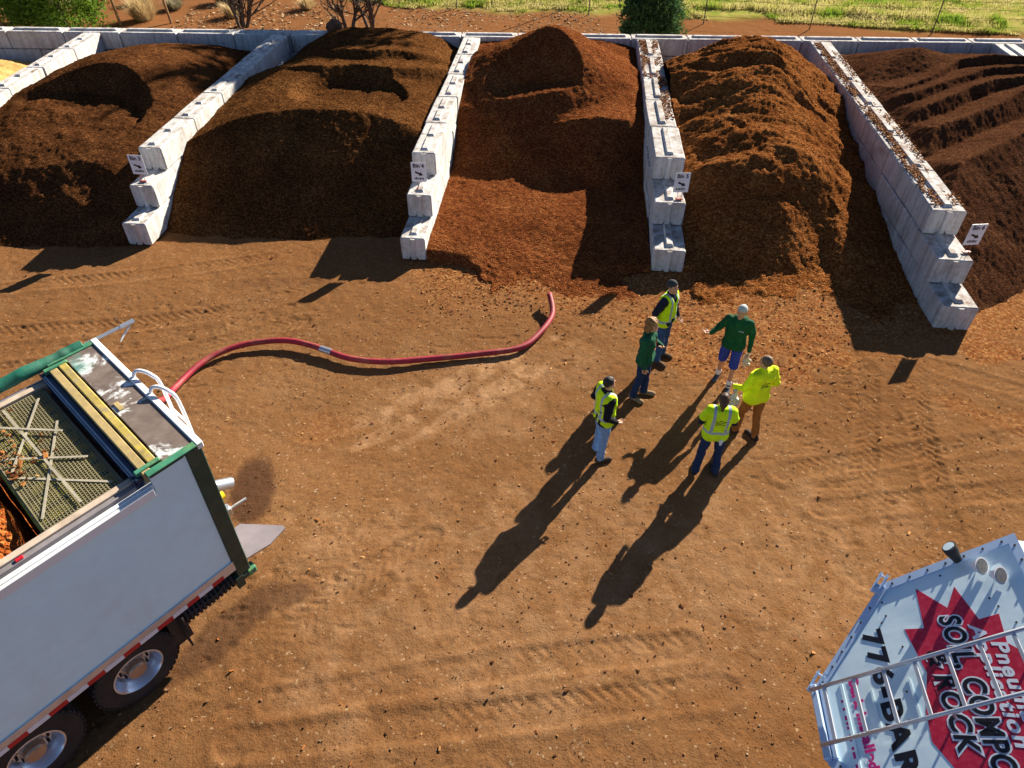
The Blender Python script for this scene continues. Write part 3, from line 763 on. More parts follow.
def wheel(u, v, side):
    Mw = TM @ Matrix.Translation((u, v, .545)) @ Matrix.Rotation(R(90 if side > 0 else -90), 4, 'X') @ Matrix.Scale(1.06, 4)
    ty = MB(Mw); ty.lathe([(.29, -.24), (.40, -.25), (.485, -.235), (.513, -.20), (.515, -.03), (.488, .0), (.41, .012), (.335, .010), (.295, -.005)], 40)
    for k in range(40):   # tread blocks
        a = 2*math.pi*k/40
        for (h0_, h1_) in ((-.225, -.15), (-.08, -.008)):
            mm_ = Matrix.Rotation(a, 4, 'Z'); ty.box((.505, -.026, h0_), (.522, .026, h1_), M=mm_)
    wroot = ty.build('wheel', M_rubber, trl, True, 35)
    rm = MB(Mw); rm.lathe([(.297, -.01), (.300, .008), (.285, .012), (.272, -.005), (.262, -.05), (.235, -.085), (.215, -.13), (.205, -.150), (.13, -.150), (.125, -.10), (.02, -.098)], 40)
    rm.build('rim', M_chrome, wroot, True, 35)
    hb = MB(Mw); hb.lathe([(.118, -.145), (.115, -.02), (.095, .0), (.0, .004)], 24); hb.build('hub_cap', M_hub, wroot, True, 40)
    nt = MB(Mw)
    for k in range(10):
        a = 2*math.pi*k/10; nt.tube([(.168*math.cos(a), .168*math.sin(a), -.152), (.168*math.cos(a), .168*math.sin(a), -.105)], .016, 6)
    nt.build('wheel_nuts', M_under, wroot)
for u in (1.70, 2.97, 4.24):
    wheel(u, .09, 1); wheel(u, W-.09, -1)
# rear: hand-rail hoops, cabinet, valve, chute plate
def hoop(v):
    m = tb(); m.tube(smooth_path([(-.03, v+.26, 3.36), (-.07, v+.25, 3.45), (-.13, v+.19, 3.47), (-.20, v+.07, 3.42), (-.24, v-.01, 3.25), (-.24, v-.03, 2.4), (-.24, v-.03, 1.3)], 34), .024, 8); m.build('ladder_hoop', M_whref, trl, True)
hoop(1.36); hoop(.92)
m = tb()
for k in range(6): m.tube([(-.24, .90, 1.4+.3*k), (-.24, 1.33, 1.4+.3*k)], .016, 6)
m.build_each('ladder_rung', M_whref, trl, True)
m = tb(); m.box((-.13, .42, 2.55), (-.03, .92, 3.10), bev=.015); m.build('control_box', M_white, trl)
m = tb(); m.box((-.136, .55, 2.80), (-.130, .72, 3.02)); m.build('warning_plate', M_yel, trl)
m = tb(); m.tube([(-.02, 1.15, 1.55), (-.25, 1.15, 1.45), (-.55, 1.12, 1.30)], .085, 12); m.build('hose_outlet', M_steel, trl, True, 40)
m = tb(); m.tube([(-.03, .18, 2.22), (-.12, .18, 2.22)], .055, 12); m.build('beacon', M_lamp, trl, True, 40)
m = tb(); m.box((-.13, .12, 1.86), (-.02, .24, 2.0), bev=.015); m.tube([(-.1, .18, 1.93), (-.2, .14, 1.97), (-.34, .10, 2.0)], .018, 8); m.build('valve_handle', M_steel, trl, True, 40)
m = tb(); P0_ = [(-.03, .36), (-.36, .86), (-.60, .36), (-.66, .12), (-.62, .06), (-.03, .02)]
m.prism([(-.03, .06), (-.03, .62), (-.30, .62), (-.70, .12), (-.70, .06), (-.40, .0)][::-1], 1.02, 1.04, M=None); m.build('chute_plate', simple('bare_steel_plate', (.27, .235, .25), .5, .4, var=.1), trl)

# ================================================================== blower truck (right)
M_panel = None
def panel_mat():
    t = NT('truck_silver_white'); co = t.coord('Object')
    c = t.ramp(t.noise(co, 1.5, 5, .6), [(.3, (.68, .87, .95)), (.7, (.76, .92, .98))])
    c = t.mix(t.ramp(t.noise(co, 11, 7, .75), [(.62, (0,0,0)), (.75, (.5,)*3)]), c, (.35, .33, .31))
    r = t.ramp(t.noise(co, 3, 4, .6), [(.3, (.14,)*3), (.7, (.26,)*3)])
    return t.fin(c, r, .12, t.bump(t.noise(co, 1.6, 3, .5), .25, .05), .5)
M_panel = panel_mat()
M_flange = simple('flange_paint', (.50, .64, .84), .35, .3, var=.06)
M_rail = simple('ladder_alu', (.55, .57, .61), .35, .6, var=.08)
M_redp = simple('decal_red', (.47, .008, .045), .4, var=.12, scale=20, dirt=(.55, .35, .4), dirt_amt=.12, dscale=20)
M_dblack = simple('decal_black', (.008, .008, .014), .35, var=.2)
M_dwhite = simple('decal_pale', (.66, .74, .86), .4, var=.04)
M_magenta = simple('decal_magenta', (.55, .02, .20), .4, var=.05)
M_lens = simple('lamp_lens', (.50, .62, .70), .1, .2, var=.1)
Z0 = 1.2; KS = .976
Hd = Vector((math.cos(R(-96.7)), math.sin(R(-96.7)), 0)); Md = Vector((-Hd.y, Hd.x, 0)); AL = R(36)
Sd = Md*math.cos(AL)+Vector((0,0,1))*math.sin(AL); Nd = -Md*math.sin(AL)+Vector((0,0,1))*math.cos(AL)
Sd = Sd*.970-Hd*.112          # the end leans a little sideways
FO = Vector((3.550, 3.816, Z0))
def frame(h=0, s=0, n=0): 
    """matrix: local x = reading direction, y = up the slope, z = off the face"""
    o = Hd*h*KS+Sd*s*KS+Nd*n
    return Matrix(((Hd.x, Sd.x, Nd.x, o.x), (Hd.y, Sd.y, Nd.y, o.y), (Hd.z, Sd.z, Nd.z, o.z+Z0), (0,0,0,1)))
trk = empty('blower_truck', (FO.x, FO.y, 0))
tag(trk, 'silver-blue truck with a sloping lettered end, red starburst and ladder, at the lower right corner', 'truck')
F = frame(); HW = 1.62; CX = .42
oct_ = [(CX-.42, 0), (CX+.42, 0), (CX+1.44, 1.08), (CX+1.52, 2.66), (CX-1.52, 2.66), (CX-1.44, 1.08)]
m = MB(F); S = KS
poly = [(x*S, y*S) for x, y in oct_]
m.prism(poly, -.03, 0.0); m.build('end_panel', M_panel, trk)
# bolted flange all round
def inset(poly, d):
    c = Vector((sum(p[0] for p in poly)/len(poly), sum(p[1] for p in poly)/len(poly))); out = []
    n = len(poly)
    for i in range(n):
        a, b, c_ = Vector(poly[i-1]), Vector(poly[i]), Vector(poly[(i+1) % n])
        e1 = (b-a).normalized(); e2 = (c_-b).normalized(); n1_ = Vector((-e1.y, e1.x)); n2_ = Vector((-e2.y, e2.x))
        k = 1+n1_.dot(n2_); out.append(tuple(b+(n1_+n2_)*(d/k)))
    return out
outp = inset(poly, -.012); inn = inset(poly, .085)
m = MB(F); n = len(poly)
for i in range(n):
    j = (i+1) % n; q = [outp[i], outp[j], inn[j], inn[i]]
    m.prism(q, -.05, .022)
m.build('flange', M_flange, trk)
m = MB(F); midp = inset(poly, .04)
for i in range(n):
    a, b = Vector(midp[i]), Vector(midp[(i+1) % n]); k = max(2, int((b-a).length/.19))
    for q in range(k):
        p = a+(b-a)*((q+.5)/k); m.tube([(p.x, p.y, .02), (p.x, p.y, .034)], .013, 6)
for x, y in ((-.80, 1.02), (-.62, 1.02), (-.68, .80), (-.55, .95), (-.45, 2.15), (-.33, 2.2), (-.1, 2.3), (-.2, 1.1), (-.9, 1.75), (.0, .95), (.3, 1.0), (.6, .95)):
    m.tube([(x*S, y*S, -.001), (x*S, y*S, .008)], .012, 6)
m.build('bolts', M_under, trk)
# body behind the end: the same section run back along the truck
m = MB(); base = [FO+Hd*x+Sd*y-Nd*.06 for x, y in inset(poly, .02)]
Lb = 5.2
vs = base+[p+Md*(Lb-(p-FO).dot(Md)) for p in base]
m._add([v for v in vs], [tuple(range(n, 2*n))]+[(i, (i+1) % n, (i+1) % n+n, i+n) for i in range(n)]+[tuple(range(n))[::-1]])
m.M = Matrix.Translation((-FO.x, -FO.y, 0)); m.build('tank_body', M_panel, trk)
# chassis and wheels under the body
TB = Matrix(((Md.x, Hd.x, 0, 0), (Md.y, Hd.y, 0, 0), (0, 0, 1, 0), (0, 0, 0, 1)))
m = MB(TB); m.box((1.0, -.1, .75), (5.4, .06, 1.05)); m.box((1.0, .78, .75), (5.4, .94, 1.05)); m.box((.85, -.35, .62), (.95, 1.2, .8)); m.box((1.2, -.4, 1.0), (5.0, 1.24, 1.2))
m.build('chassis', M_under, trk)
for hx in (-.75, 1.59):
    for mx in (1.9, 4.4):
        Mw = TB @ Matrix.Translation((mx, hx, .5)) @ Matrix.Rotation(R(90), 4, 'X')
        w_ = MB(Mw); w_.lathe([(.10, -.13), (.30, -.14), (.48, -.125), (.5, -.1), (.5, .1), (.48, .125), (.30, .14), (.10, .13)], 28); w_.build('wheel', M_rubber, trk, True, 35)
for v in list(trk.children):
    pass
# red starburst
star = [(-.843, 1.438), (-.489, 1.699), (-.712, 1.85), (-.252, 1.965), (-.25, 2.175), (.086, 2.136), (.40, 2.40), (.60, 2.13), (1.15, 2.30), (1.12, 2.06), (1.75, 2.1), (1.45, 1.80), (1.8, 1.55), (1.35, 1.42), (1.113, 1.323), (.86, 1.136), (.558, 1.129), (.162, 1.264), (-.394, 1.176), (-.337, 1.386)]
star = [(-.843, 1.438), (-.337, 1.386), (-.394, 1.176), (.162, 1.264), (.558, 1.129), (.86, 1.10), (1.25, 1.28), (1.5, 1.15), (1.45, 1.45), (1.8, 1.55), (1.5, 1.80), (1.75, 2.1), (1.2, 2.06), (1.15, 2.30), (.60, 2.15), (.40, 2.40), (.086, 2.136), (-.25, 2.175), (-.252, 1.965), (-.712, 1.85), (-.489, 1.699)]
# bottom-left outline follows the photo: spikes left, flat side towards the ladder foot
m = MB(F); m.prism([(x*S, y*S) for x, y in star], .0005, .0025); m.build('starburst_decal', M_redp, trk)
def txt(name, body, h, s, size, mat, bold, shear, sp, sx, n):
    return text_mesh(name, body, size*S, mat, trk, frame(h, s, n), bold=bold, shear=shear, spacing=sp, sx=sx, depth=.0006)
def outl(name, body, h, s, size, shear, sp, sx):
    txt(name+'_outline', body, h, s, size, M_dwhite, .026, shear, sp, sx, .0042)
    txt(name, body, h, s, size, M_dblack, .008, shear, sp, sx, .0062)
outl('lettering', 'SOIL, COMPOST', -.42, 1.575, .30, .30, 1.10, .86)
outl('lettering', '& ROCK', -.07, 1.325, .28, .30, 1.10, .98)
txt('lettering', 'Application', -.22, 1.84, .205, M_dwhite, .006, .30, 1.12, 1.24, .0042)
txt('lettering', 'Pneumatic', .02, 1.99, .205, M_dwhite, .006, .30, 1.12, 1.20, .0042)
txt('lettering', '776-BARK', -.50, .70, .300, M_dblack, .012, .0, 1.16, 1.30, .0042)
txt('lettering', 'Bark Installed', .0, .41, .150, M_magenta, .008, .0, 1.12, 1.06, .0042)
m = MB(F); rr = random.Random(4); x = .20
while x < .95:
    w_ = rr.choice((.03, .05, .07)); m.box((x*S, .27*S, .001), ((x+w_)*S, (.27+.05)*S, .003)); x += w_+rr.choice((.02, .06))
m.build('small_print', M_magenta, trk)
# recessed frame lines behind the ladder
m = MB(F)
for y in (.62, 1.05): m.box((.17*S, y*S, .003), (.60*S, (y+.025)*S, .012))
m.box((.02*S, .30*S, .0003), (1.0*S, .33*S, .010)); m.build_each('stiffener', M_panel, trk)
# ladder standing off the face
OFF = .17
m = MB(F)
for h in (.08, .70): m.tube([(h*S, -.01*S, OFF), (h*S, 2.60*S, OFF), (h*S, 2.72*S, OFF-.10)], .023, 8)
lad = m.build('ladder', M_rail, trk, True)
for k in range(7):
    m = MB(F); s0 = .16+.345*k; m.box((.085*S, (s0-.022)*S, OFF-.016), (.695*S, (s0+.022)*S, OFF+.016), bev=.006); m.build('rung', M_rail, lad)
m = MB(F)
for h in (.08, .70):
    for s0 in (.03, 1.4, 2.5): m.tube([(h*S, s0*S, .0), (h*S, s0*S, OFF)], .014, 6)
m.build_each('stand_off', M_rail, lad)
m = MB(F); m.box((-.02*S, -.03*S, .02), (.82*S, .05*S, .10), bev=.01); m.box((-.02*S, .07*S, .02), (.82*S, .12*S, .06), bev=.008); m.build_each('bottom_step', M_flange, trk)
# hinge lugs at the corners of the lower left side
for (x, y) in ((-.03, .03), (-1.0, 1.05)):
    m = MB(F); q = Matrix.Translation((x*S, y*S, .02)) @ Matrix.Rotation(R(45), 4, 'Z')
    m.box((-.07, -.10, 0), (.07, .02, .03), bev=.006, M=q); m.box((-.05, -.04, .03), (-.03, .16, .06), M=q); m.box((.03, -.04, .03), (.05, .16, .06), M=q); m.tube([(-.06, .12, .045), (.06, .12, .045)], .012, 6, M=q)
    m.build('hinge_lug', M_flange, trk)
# work lamps
def at(h, s, n): return F @ Vector((h*S, s*S, n))
lm = MB(F); lm.tube([(-1.0*S, 1.98*S, .02), (-1.0*S, 1.96*S, .11)], .03, 8); lm.tube([(-.97*S, 2.00*S, .07), (-1.03*S, 1.98*S, .20), (-1.05*S, 1.97*S, .26)], [.045, .078, .082], 18)
lamp = lm.build('work_lamp', M_under, trk, True, 40)
lm = MB(F); lm.tube([(-1.05*S, 1.97*S, .255), (-1.055*S, 1.968*S, .268)], .064, 18); lm.build('lens', M_lens, lamp, True, 40)
for (h, s) in ((-.80, 2.20), (-.62, 2.34)):
    q = Matrix.Translation((h*S, s*S, .09)) @ Matrix.Rotation(R(-35), 4, 'Z') @ Matrix.Rotation(R(-62), 4, 'X')
    lm = MB(F @ q); lm.tube([(0, 0, -.035), (0, 0, .02)], [.07, .098], 20); lm.box((-.03, -.05, -.09), (.03, .05, -.03))
    lamp = lm.build('round_lamp', M_whref, trk, True, 40)
    lm = MB(F @ q); lm.tube([(0, 0, .021), (0, 0, .026)], .080, 20); lm.build('lens', simple('lamp_lens_grey', (.22, .21, .20), .2, .3, var=.3, scale=30) if h < -.7 else bpy.data.materials['lamp_lens_grey'], lamp)
# parts were built round the face origin: the root stands on the ground below it
# ================================================================== people: smooth-union distance fields meshed into continuous surfaces
def sdf_mesh(prims, res, k=.025, cuts=(), wrinkle=0., wf=9., seed=0, floor=None):
    pts = []
    for p in prims:
        rr = max(p['ra'], p['rb']) if p['t'] == 'c' else max(p['r'])
        for q in ((p['a'], p['b']) if p['t'] == 'c' else (p['c'],)):
            pts.append([q[i]-rr-.05 for i in range(3)]); pts.append([q[i]+rr+.05 for i in range(3)])
    pts = np.array(pts); lo = pts.min(0); hi = pts.max(0); N = np.ceil((hi-lo)/res).astype(int)+1
    D = np.full(N, .5)
    ax = [lo[i]+np.arange(N[i])*res for i in range(3)]
    def sub(p):
        if p['t'] == 'c':
            a = np.array(p['a'], float); b = np.array(p['b'], float); rr = max(p['ra'], p['rb']); l = np.minimum(a, b)-rr; h = np.maximum(a, b)+rr
        else:
            c = np.array(p['c'], float); rr = max(p['r']); l = c-rr; h = c+rr
        mar = 2.2*k+.03
        s = [slice(max(0, int((l[i]-mar-lo[i])/res)), min(N[i], int((h[i]+mar-lo[i])/res)+2)) for i in range(3)]
        g = np.meshgrid(*[ax[i][s[i]] for i in range(3)], indexing='ij')
        if p['t'] == 'c':
            ab = b-a; L2 = max(ab@ab, 1e-9)
            t = np.clip(((g[0]-a[0])*ab[0]+(g[1]-a[1])*ab[1]+(g[2]-a[2])*ab[2])/L2, 0, 1)
            d = np.sqrt((g[0]-a[0]-t*ab[0])**2+(g[1]-a[1]-t*ab[1])**2+(g[2]-a[2]-t*ab[2])**2)-(p['ra']+(p['rb']-p['ra'])*t)
        else:
            r = p['r']; M = p.get('M'); x = [g[i]-c[i] for i in range(3)]
            if M is not None: x = [sum(M[j][i]*x[j] for j in range(3)) for i in range(3)]
            q = np.sqrt((x[0]/r[0])**2+(x[1]/r[1])**2+(x[2]/r[2])**2); d = (q-1)*min(r)
        return tuple(s), d, g
    for p in prims:
        s, d, g = sub(p); kk = p.get('k', k); A = D[s]
        h = np.clip(.5+.5*(A-d)/kk, 0, 1); D[s] = A+(d-A)*h-kk*h*(1-h)
    for p in cuts:
        if p['t'] == 'pl':     # remove the side the normal points to
            n = p['n']; o = p['o']; g = np.meshgrid(*ax, indexing='ij', sparse=True)
            D = np.maximum(D, (g[0]-o[0])*n[0]+(g[1]-o[1])*n[1]+(g[2]-o[2])*n[2])
        else:
            s, d, g = sub(p); D[s] = np.maximum(D[s], -d)
    if wrinkle:
        g = np.meshgrid(*ax, indexing='ij')
        D = D+wrinkle*(vnoise(g[0]*wf+g[2]*2.1, g[1]*wf+g[2]*wf*1.3, seed)+.6*vnoise(g[0]*wf*2.2-g[2]*5, g[2]*wf*2.6+g[1]*7, seed+1))
    # surface nets
    I = D < 0
    n0, n1, n2 = N
    cs = [(a, b, c) for a in (0,1) for b in (0,1) for c in (0,1)]
    def cor(A, c): return A[c[0]:n0-1+c[0], c[1]:n1-1+c[1], c[2]:n2-1+c[2]]
    cnt = sum(cor(I, c).astype(np.int8) for c in cs); act = (cnt > 0) & (cnt < 8)
    ids = np.full(act.shape, -1, np.int64); w = np.argwhere(act); ids[act] = np.arange(len(w))
    pos = np.zeros((len(w), 3)); num = np.zeros(len(w))
    dv = {c: cor(D, c)[act] for c in cs}
    for a in cs:
        for axn in range(3):
            if a[axn]: continue
            b = list(a); b[axn] = 1; b = tuple(b); da, db = dv[a], dv[b]; m = (da < 0) != (db < 0)
            t = np.where(m, da/np.where(m, da-db, 1), 0); q = np.array(a, float)[None]+t[:, None]*np.eye(3)[axn][None]
            pos[m] += q[m]; num[m] += 1
    V = lo+(w+pos/num[:, None])*res
    Fs = []
    for axn in range(3):
        b = [slice(0, None)]*3; e = [slice(0, None)]*3; b[axn] = slice(0, -1); e[axn] = slice(1, None)
        i0, i1 = I[tuple(b)], I[tuple(e)]; X = np.argwhere(i0 != i1)
        o1, o2 = (axn+1) % 3, (axn+2) % 3
        ok = (X[:, o1] > 0) & (X[:, o2] > 0) & (X[:, o1] < N[o1]-1) & (X[:, o2] < N[o2]-1); X = X[ok]
        fl = i0[tuple(X.T)]
        def idx(d1, d2):
            Y = X.copy(); Y[:, o1] += d1; Y[:, o2] += d2; return ids[tuple(Y.T)]
        q = np.stack([idx(-1,-1), idx(0,-1), idx(0,0), idx(-1,0)], 1)
        q = np.where(fl[:, None], q, q[:, ::-1]); Fs.append(q)
    F = np.concatenate(Fs); F = F[(F >= 0).all(1)]
    return V, F
def cap(a, b, ra, rb=None, k=None):
    d = dict(t='c', a=tuple(a), b=tuple(b), ra=ra, rb=ra if rb is None else rb)
    if k: d['k'] = k
    return d
def ell(c, r, M=None, k=None):
    d = dict(t='e', c=tuple(c), r=tuple(r), M=M)
    if k: d['k'] = k
    return d
def cloth(name, col, var=.15, bump=.35, rough=.85, sc=14, spec=.15):
    return simple(name, col, rough, 0, var, sc, bump, 26, spec)
M_skin = simple('skin', (.50, .26, .17), .55, var=.10, scale=20)
M_eye = simple('eye', (.03, .02, .015), .2); M_lip = simple('lips', (.30, .10, .08), .5)
def hivis(name, yellow, stripes=True, print_=False, zband=1.06):
    t = NT(name); co = t.coord('Object'); sx = t.n('SeparateXYZ'); t.l(co, sx.inputs[0])
    c = t.ramp(t.noise(co, 9, 4, .6), [(.3, tuple(v*.86 for v in yellow)), (.7, yellow)])
    X, Y, Z = sx.outputs; ax_ = t.math('ABSOLUTE', X)
    def band(v, c0, hw): return t.math('LESS_THAN', t.math('ABSOLUTE', t.math('SUBTRACT', v, c0)), hw)
    if stripes:
        vert = t.math('MULTIPLY', band(ax_, .115, .024), t.math('GREATER_THAN', Z, zband))
        hor = band(Z, zband, .026)
        c = t.mix(t.math('MAXIMUM', vert, hor), c, (.34, .43, .52))
    if print_:
        lines = t.math('MAXIMUM', t.math('MAXIMUM', band(Z, 1.345, .011), band(Z, 1.31, .008)), band(Z, 1.275, .011))
        dash = t.math('GREATER_THAN', t.noise(t.coord('Object', (60, 1, 12)), 1.0, 2, .5), .44)
        pr = t.math('MULTIPLY', t.math('MULTIPLY', lines, dash), t.math('MULTIPLY', t.math('LESS_THAN', ax_, .085), t.math('LESS_THAN', Y, -.02)))
        c = t.mix(pr, c, (.05, .08, .03))
    return t.fin(c, .8, 0, t.bump(t.noise(co, 22, 4, .6), .4, .012), .2)
YG = (.62, .97, .012)

def person(label, loc, yaw, H=1.74, build=1.0, feet=((-.11, .0), (.11, .0)), toes=(8, -8), knee=(0, 0), armL=None, armR=None, head=(0, 0), lean=0.0,
           top=None, sleeves='long', trousers=None, shorts=None, shoes=None, vest=None, vest_print=False, hair=None, hat=None, hood=False, sock=None, extra=None, female=False, collar=None, sleevemat=None):
    """local frame: x right, y forward, z up. armX = (elbow, wrist, palm direction)"""
    r = empty('person', loc, -R(yaw)); tag(r, label, 'person', 'people standing in a group')
    s = H/1.75*1.09; B = build; res = .0095
    def P(x, y, z): return (x*s, y*s, z*s)
    sh = .185*B; hipx = .095
    hip = {0: (-hipx, lean*.0, .92), 1: (hipx, lean*.0, .92)}
    ank = {0: (feet[0][0], feet[0][1]-.03, .09), 1: (feet[1][0], feet[1][1]-.03, .09)}
    kn = {}
    for i in (0, 1):
        h_, a_ = np.array(hip[i]), np.array(ank[i]); mid = h_+(a_-h_)*.50; mid[1] += .02+knee[i]; kn[i] = tuple(mid)
    ly = lambda z: lean*max(0, z-.95)          # forward lean of the trunk
    sL = (-sh, ly(1.42)-.01, 1.425); sR = (sh, ly(1.42)-.01, 1.425)
    aL = armL or ((-.255, -.03, 1.14), (-.265, .07, .90), (0, .1, -1)); aR = armR or ((.255, -.03, 1.14), (.265, .07, .90), (0, .1, -1))
    arms = ((sL, *aL), (sR, *aR))
    hc = np.array((0, ly(1.62)+.02, 1.625)); ht, hp_ = R(head[0]), R(head[1])
    Mh = Matrix.Rotation(-ht, 3, 'Z') @ Matrix.Rotation(-hp_, 3, 'X')
    def HP(x, y, z): v = Mh @ Vector((x, y, z)); return tuple((hc[i]+v[i])*s for i in range(3))
    Ml = [[Mh[i][j] for j in range(3)] for i in range(3)]
    def torso(g, b=None):
        b = B if b is None else b; o = []
        for q in (-1, 1):
            o += [cap(P(q*.075*b, ly(1.36), 1.35), P(q*.065*b, ly(1.10)+.005, 1.10), (.108*b+g)*s, (.100*b+g)*s), cap(P(q*.065*b, ly(1.1), 1.10), P(q*.075*b, 0, .93), (.100*b+g)*s, (.112*b+g)*s)]
        o.append(cap(P(-sh*.72, ly(1.42)-.01, 1.415), P(sh*.72, ly(1.42)-.01, 1.415), (.068+g)*s)); o.append(cap(P(0, ly(1.4), 1.40), P(0, ly(1.5)+.0, 1.475), (.075+g)*s, (.055+g)*s))
        return o
    def limb_arm(g, i, upto=1.0):
        a, e, w_, pd = arms[i]; o = [cap(P(*a), P(*e), (.056+g)*s, (.043+g)*s)]
        if upto > .5: o.append(cap(P(*e), P(*w_), (.043+g)*s, (.031+g)*s))
        return o
    def limb_leg(g, i, cuff=0.0):
        return [cap(P(*hip[i]), P(*kn[i]), (.088*B**.5+g)*s, (.058+g)*s), cap(P(*kn[i]), P(*ank[i]), (.056+g)*s, (.040+g+cuff)*s)]
    # ---- body (skin), one continuous surface
    b = torso(-.014)+limb_arm(-.006, 0)+limb_arm(-.006, 1)+limb_leg(-.012 if not shorts else -.008, 0)+limb_leg(-.012 if not shorts else -.008, 1)
    b += [cap(P(0, ly(1.48)-.005, 1.46), HP(0, -.02, -.07), .052*s, .050*s), ell(HP(0, -.008, .035), (.074*s, .094*s, .098*s), Ml), ell(HP(0, .018, -.045), (.060*s, .070*s, .075*s), Ml, .03),
          cap(HP(0, .083, .012), HP(0, .100, -.022), .010*s, .015*s, .012), cap(HP(-.028, .082, .028), HP(.028, .082, .028), .011*s, None, .014), ell(HP(0, .070, -.092), (.026*s, .022*s, .018*s), Ml, .02)]
    for q in (-1, 1): b.append(ell(HP(q*.077, -.012, -.006), (.012*s, .020*s, .033*s), Ml, .008))
    for i in (0, 1):
        q = (-1, 1)[i]
        b.append(cap(P(ank[i][0], ank[i][1], .06), P(feet[i][0]+.13*math.sin(R(toes[i]))*-1, feet[i][1]+.12, .03), .036*s, .03*s))
        a, e, w_, pd = arms[i]; w_ = Vector(w_); d = Vector(pd).normalized(); fore = (w_-Vector(e)).normalized()
        side = d.cross(Vector((0, 0, 1)) if abs(d.z) < .8 else Vector((0, 1, 0))).normalized()
        if abs(d.z) > .8: side = Vector((0, 1, 0))          # hanging hand: fingers spread front to back, palm to the thigh
        nrm = side.cross(d).normalized()
        if abs(d.z) > .8 and nrm.x*q > 0: nrm = -nrm
        elif abs(d.z) <= .8 and nrm.z < 0: nrm = -nrm
        pc = w_+d*.02
        b += [cap(P(*(pc+side*.022)), P(*(pc+d*.065+side*.026)), .016*s, .014*s, .012), cap(P(*(pc-side*.022)), P(*(pc+d*.065-side*.026)), .016*s, .014*s, .012)]
        for fi, (off, L) in enumerate(((.032, .072), (.011, .080), (-.011, .075), (-.032, .060))):
            k0 = pc+d*.068+side*off; k1 = k0+(d*.93+nrm*.3+side*off*1.6).normalized()*L*.5; k2 = k1+(d*.72+nrm*.65).normalized()*L*.5
            b += [cap(P(*k0), P(*k1), .0092*s, .0088*s, .006), cap(P(*k1), P(*k2), .0088*s, .0078*s, .006)]
        t0 = pc+side*.026+d*.012; t1 = t0+(side*.8+d*.65+nrm*.25).normalized()*.042; t2 = t1+(d*.9+side*.2+nrm*.3).normalized()*.032
        b += [cap(P(*t0), P(*t1), .0125*s, .0105*s, .008), cap(P(*t1), P(*t2), .0105*s, .009*s, .006)]
    cuts = [ell(HP(q*.030, .092, .010), (.014*s, .012*s, .009*s), Ml) for q in (-1, 1)]
    V, F = sdf_mesh(b, res*.9, .020, cuts); np_mesh('body', V, F, M_skin, r, True)
    for q in (-1, 1):
        m = MB(); m.lathe([(0.0, -.010*s), (.007*s, -.007*s), (.010*s, 0), (.007*s, .007*s), (0.0, .010*s)], 8, M=Matrix.Translation(HP(q*.030, .079, .010))); m.build('eye', M_eye, r, True)
    m = MB(); m.tube([HP(-.022, .078, -.062), HP(0, .086, -.062), HP(.022, .078, -.062)], .0055*s, 6); m.build('mouth', M_lip, r, True)
    # ---- trousers / shorts
    if trousers:
        pr = []
        for i in (0, 1): pr += limb_leg(.010, i, .016)
        pr += [cap(P(-.07*B, 0, .95), P(.07*B, 0, .95), (.112*B-.004)*s), cap(P(-.06*B, -.01, .90), P(.06*B, -.01, .90), .108*B*s)]
        V, F = sdf_mesh(pr, res, .022, [dict(t='pl', n=(0, 0, -1), o=P(0, 0, .055))], .020, 7, 3); np_mesh('trousers', V, F, trousers, r, True)
    if shorts:
        pr = []
        for i in (0, 1):
            k_ = np.array(kn[i]); h_ = np.array(hip[i]); e_ = h_+(k_-h_)*1.0
            pr.append(cap(P(*h_), P(*e_), .102*s, .083*s))
        pr += [cap(P(-.07*B, 0, .93), P(.07*B, 0, .93), (.112*B-.004)*s)]
        V, F = sdf_mesh(pr, res, .022, [dict(t='pl', n=(0, 0, -1), o=P(0, 0, .50))], .018, 7, 3); np_mesh('shorts', V, F, shorts, r, True)
    # ---- shoes, each a mesh
    for i in (0, 1):
        f = feet[i]; q = (-1, 1)[i]; dx = -math.sin(R(toes[i])); dy = math.cos(R(toes[i]))
        hx, hy = f[0]-dx*.05, f[1]-dy*.05-.02
        pr = [cap(P(hx, hy, .045), P(f[0]+dx*.13, f[1]+dy*.13, .032), .044*s, .044*s), cap(P(hx, hy, .06), P(ank[i][0], ank[i][1], .12), .043*s, .047*s), ell(P(f[0]+dx*.15, f[1]+dy*.15, .03), (.046*s, .052*s, .036*s))]
        V, F = sdf_mesh(pr, .009, .02, [dict(t='pl', n=(0, 0, -1), o=P(0, 0, .004))]); np_mesh('shoe', V, F, shoes, r, True)
        if sock:
            a_, k_ = np.array(ank[i]), np.array(kn[i]); e_ = a_+(k_-a_)*.20
            V, F = sdf_mesh([cap(P(*a_), P(*e_), .046*s, .050*s)], .009, .01); np_mesh('sock', V, F, sock, r, True)
    # ---- top with sleeves
    pr = torso(.012)+[cap(P(-.072*B, 0, .945), P(.072*B, 0, .945), (.112*B+.024)*s)]
    for i in (0, 1):
        if sleeves == 'long': pr += limb_arm(.014, i)
        elif sleeves == 'short':
            a, e, w_, pd = arms[i]; e2 = np.array(a)+(np.array(e)-np.array(a))*.62; pr.append(cap(P(*a), P(*e2), .070*s, .072*s))
    if hood: pr += [cap(P(-.075, ly(1.44)-.075, 1.455), P(.075, ly(1.44)-.075, 1.455), .052*s), cap(P(-.085, ly(1.46)-.03, 1.475), P(.0, ly(1.44)+.065, 1.42), .030*s), cap(P(.085, ly(1.46)-.03, 1.475), P(.0, ly(1.44)+.065, 1.42), .030*s)]
    if female: pr += [ell(P(q*.075, ly(1.27)+.085, 1.27), (.075*s, .06*s, .07*s)) for q in (-1, 1)]
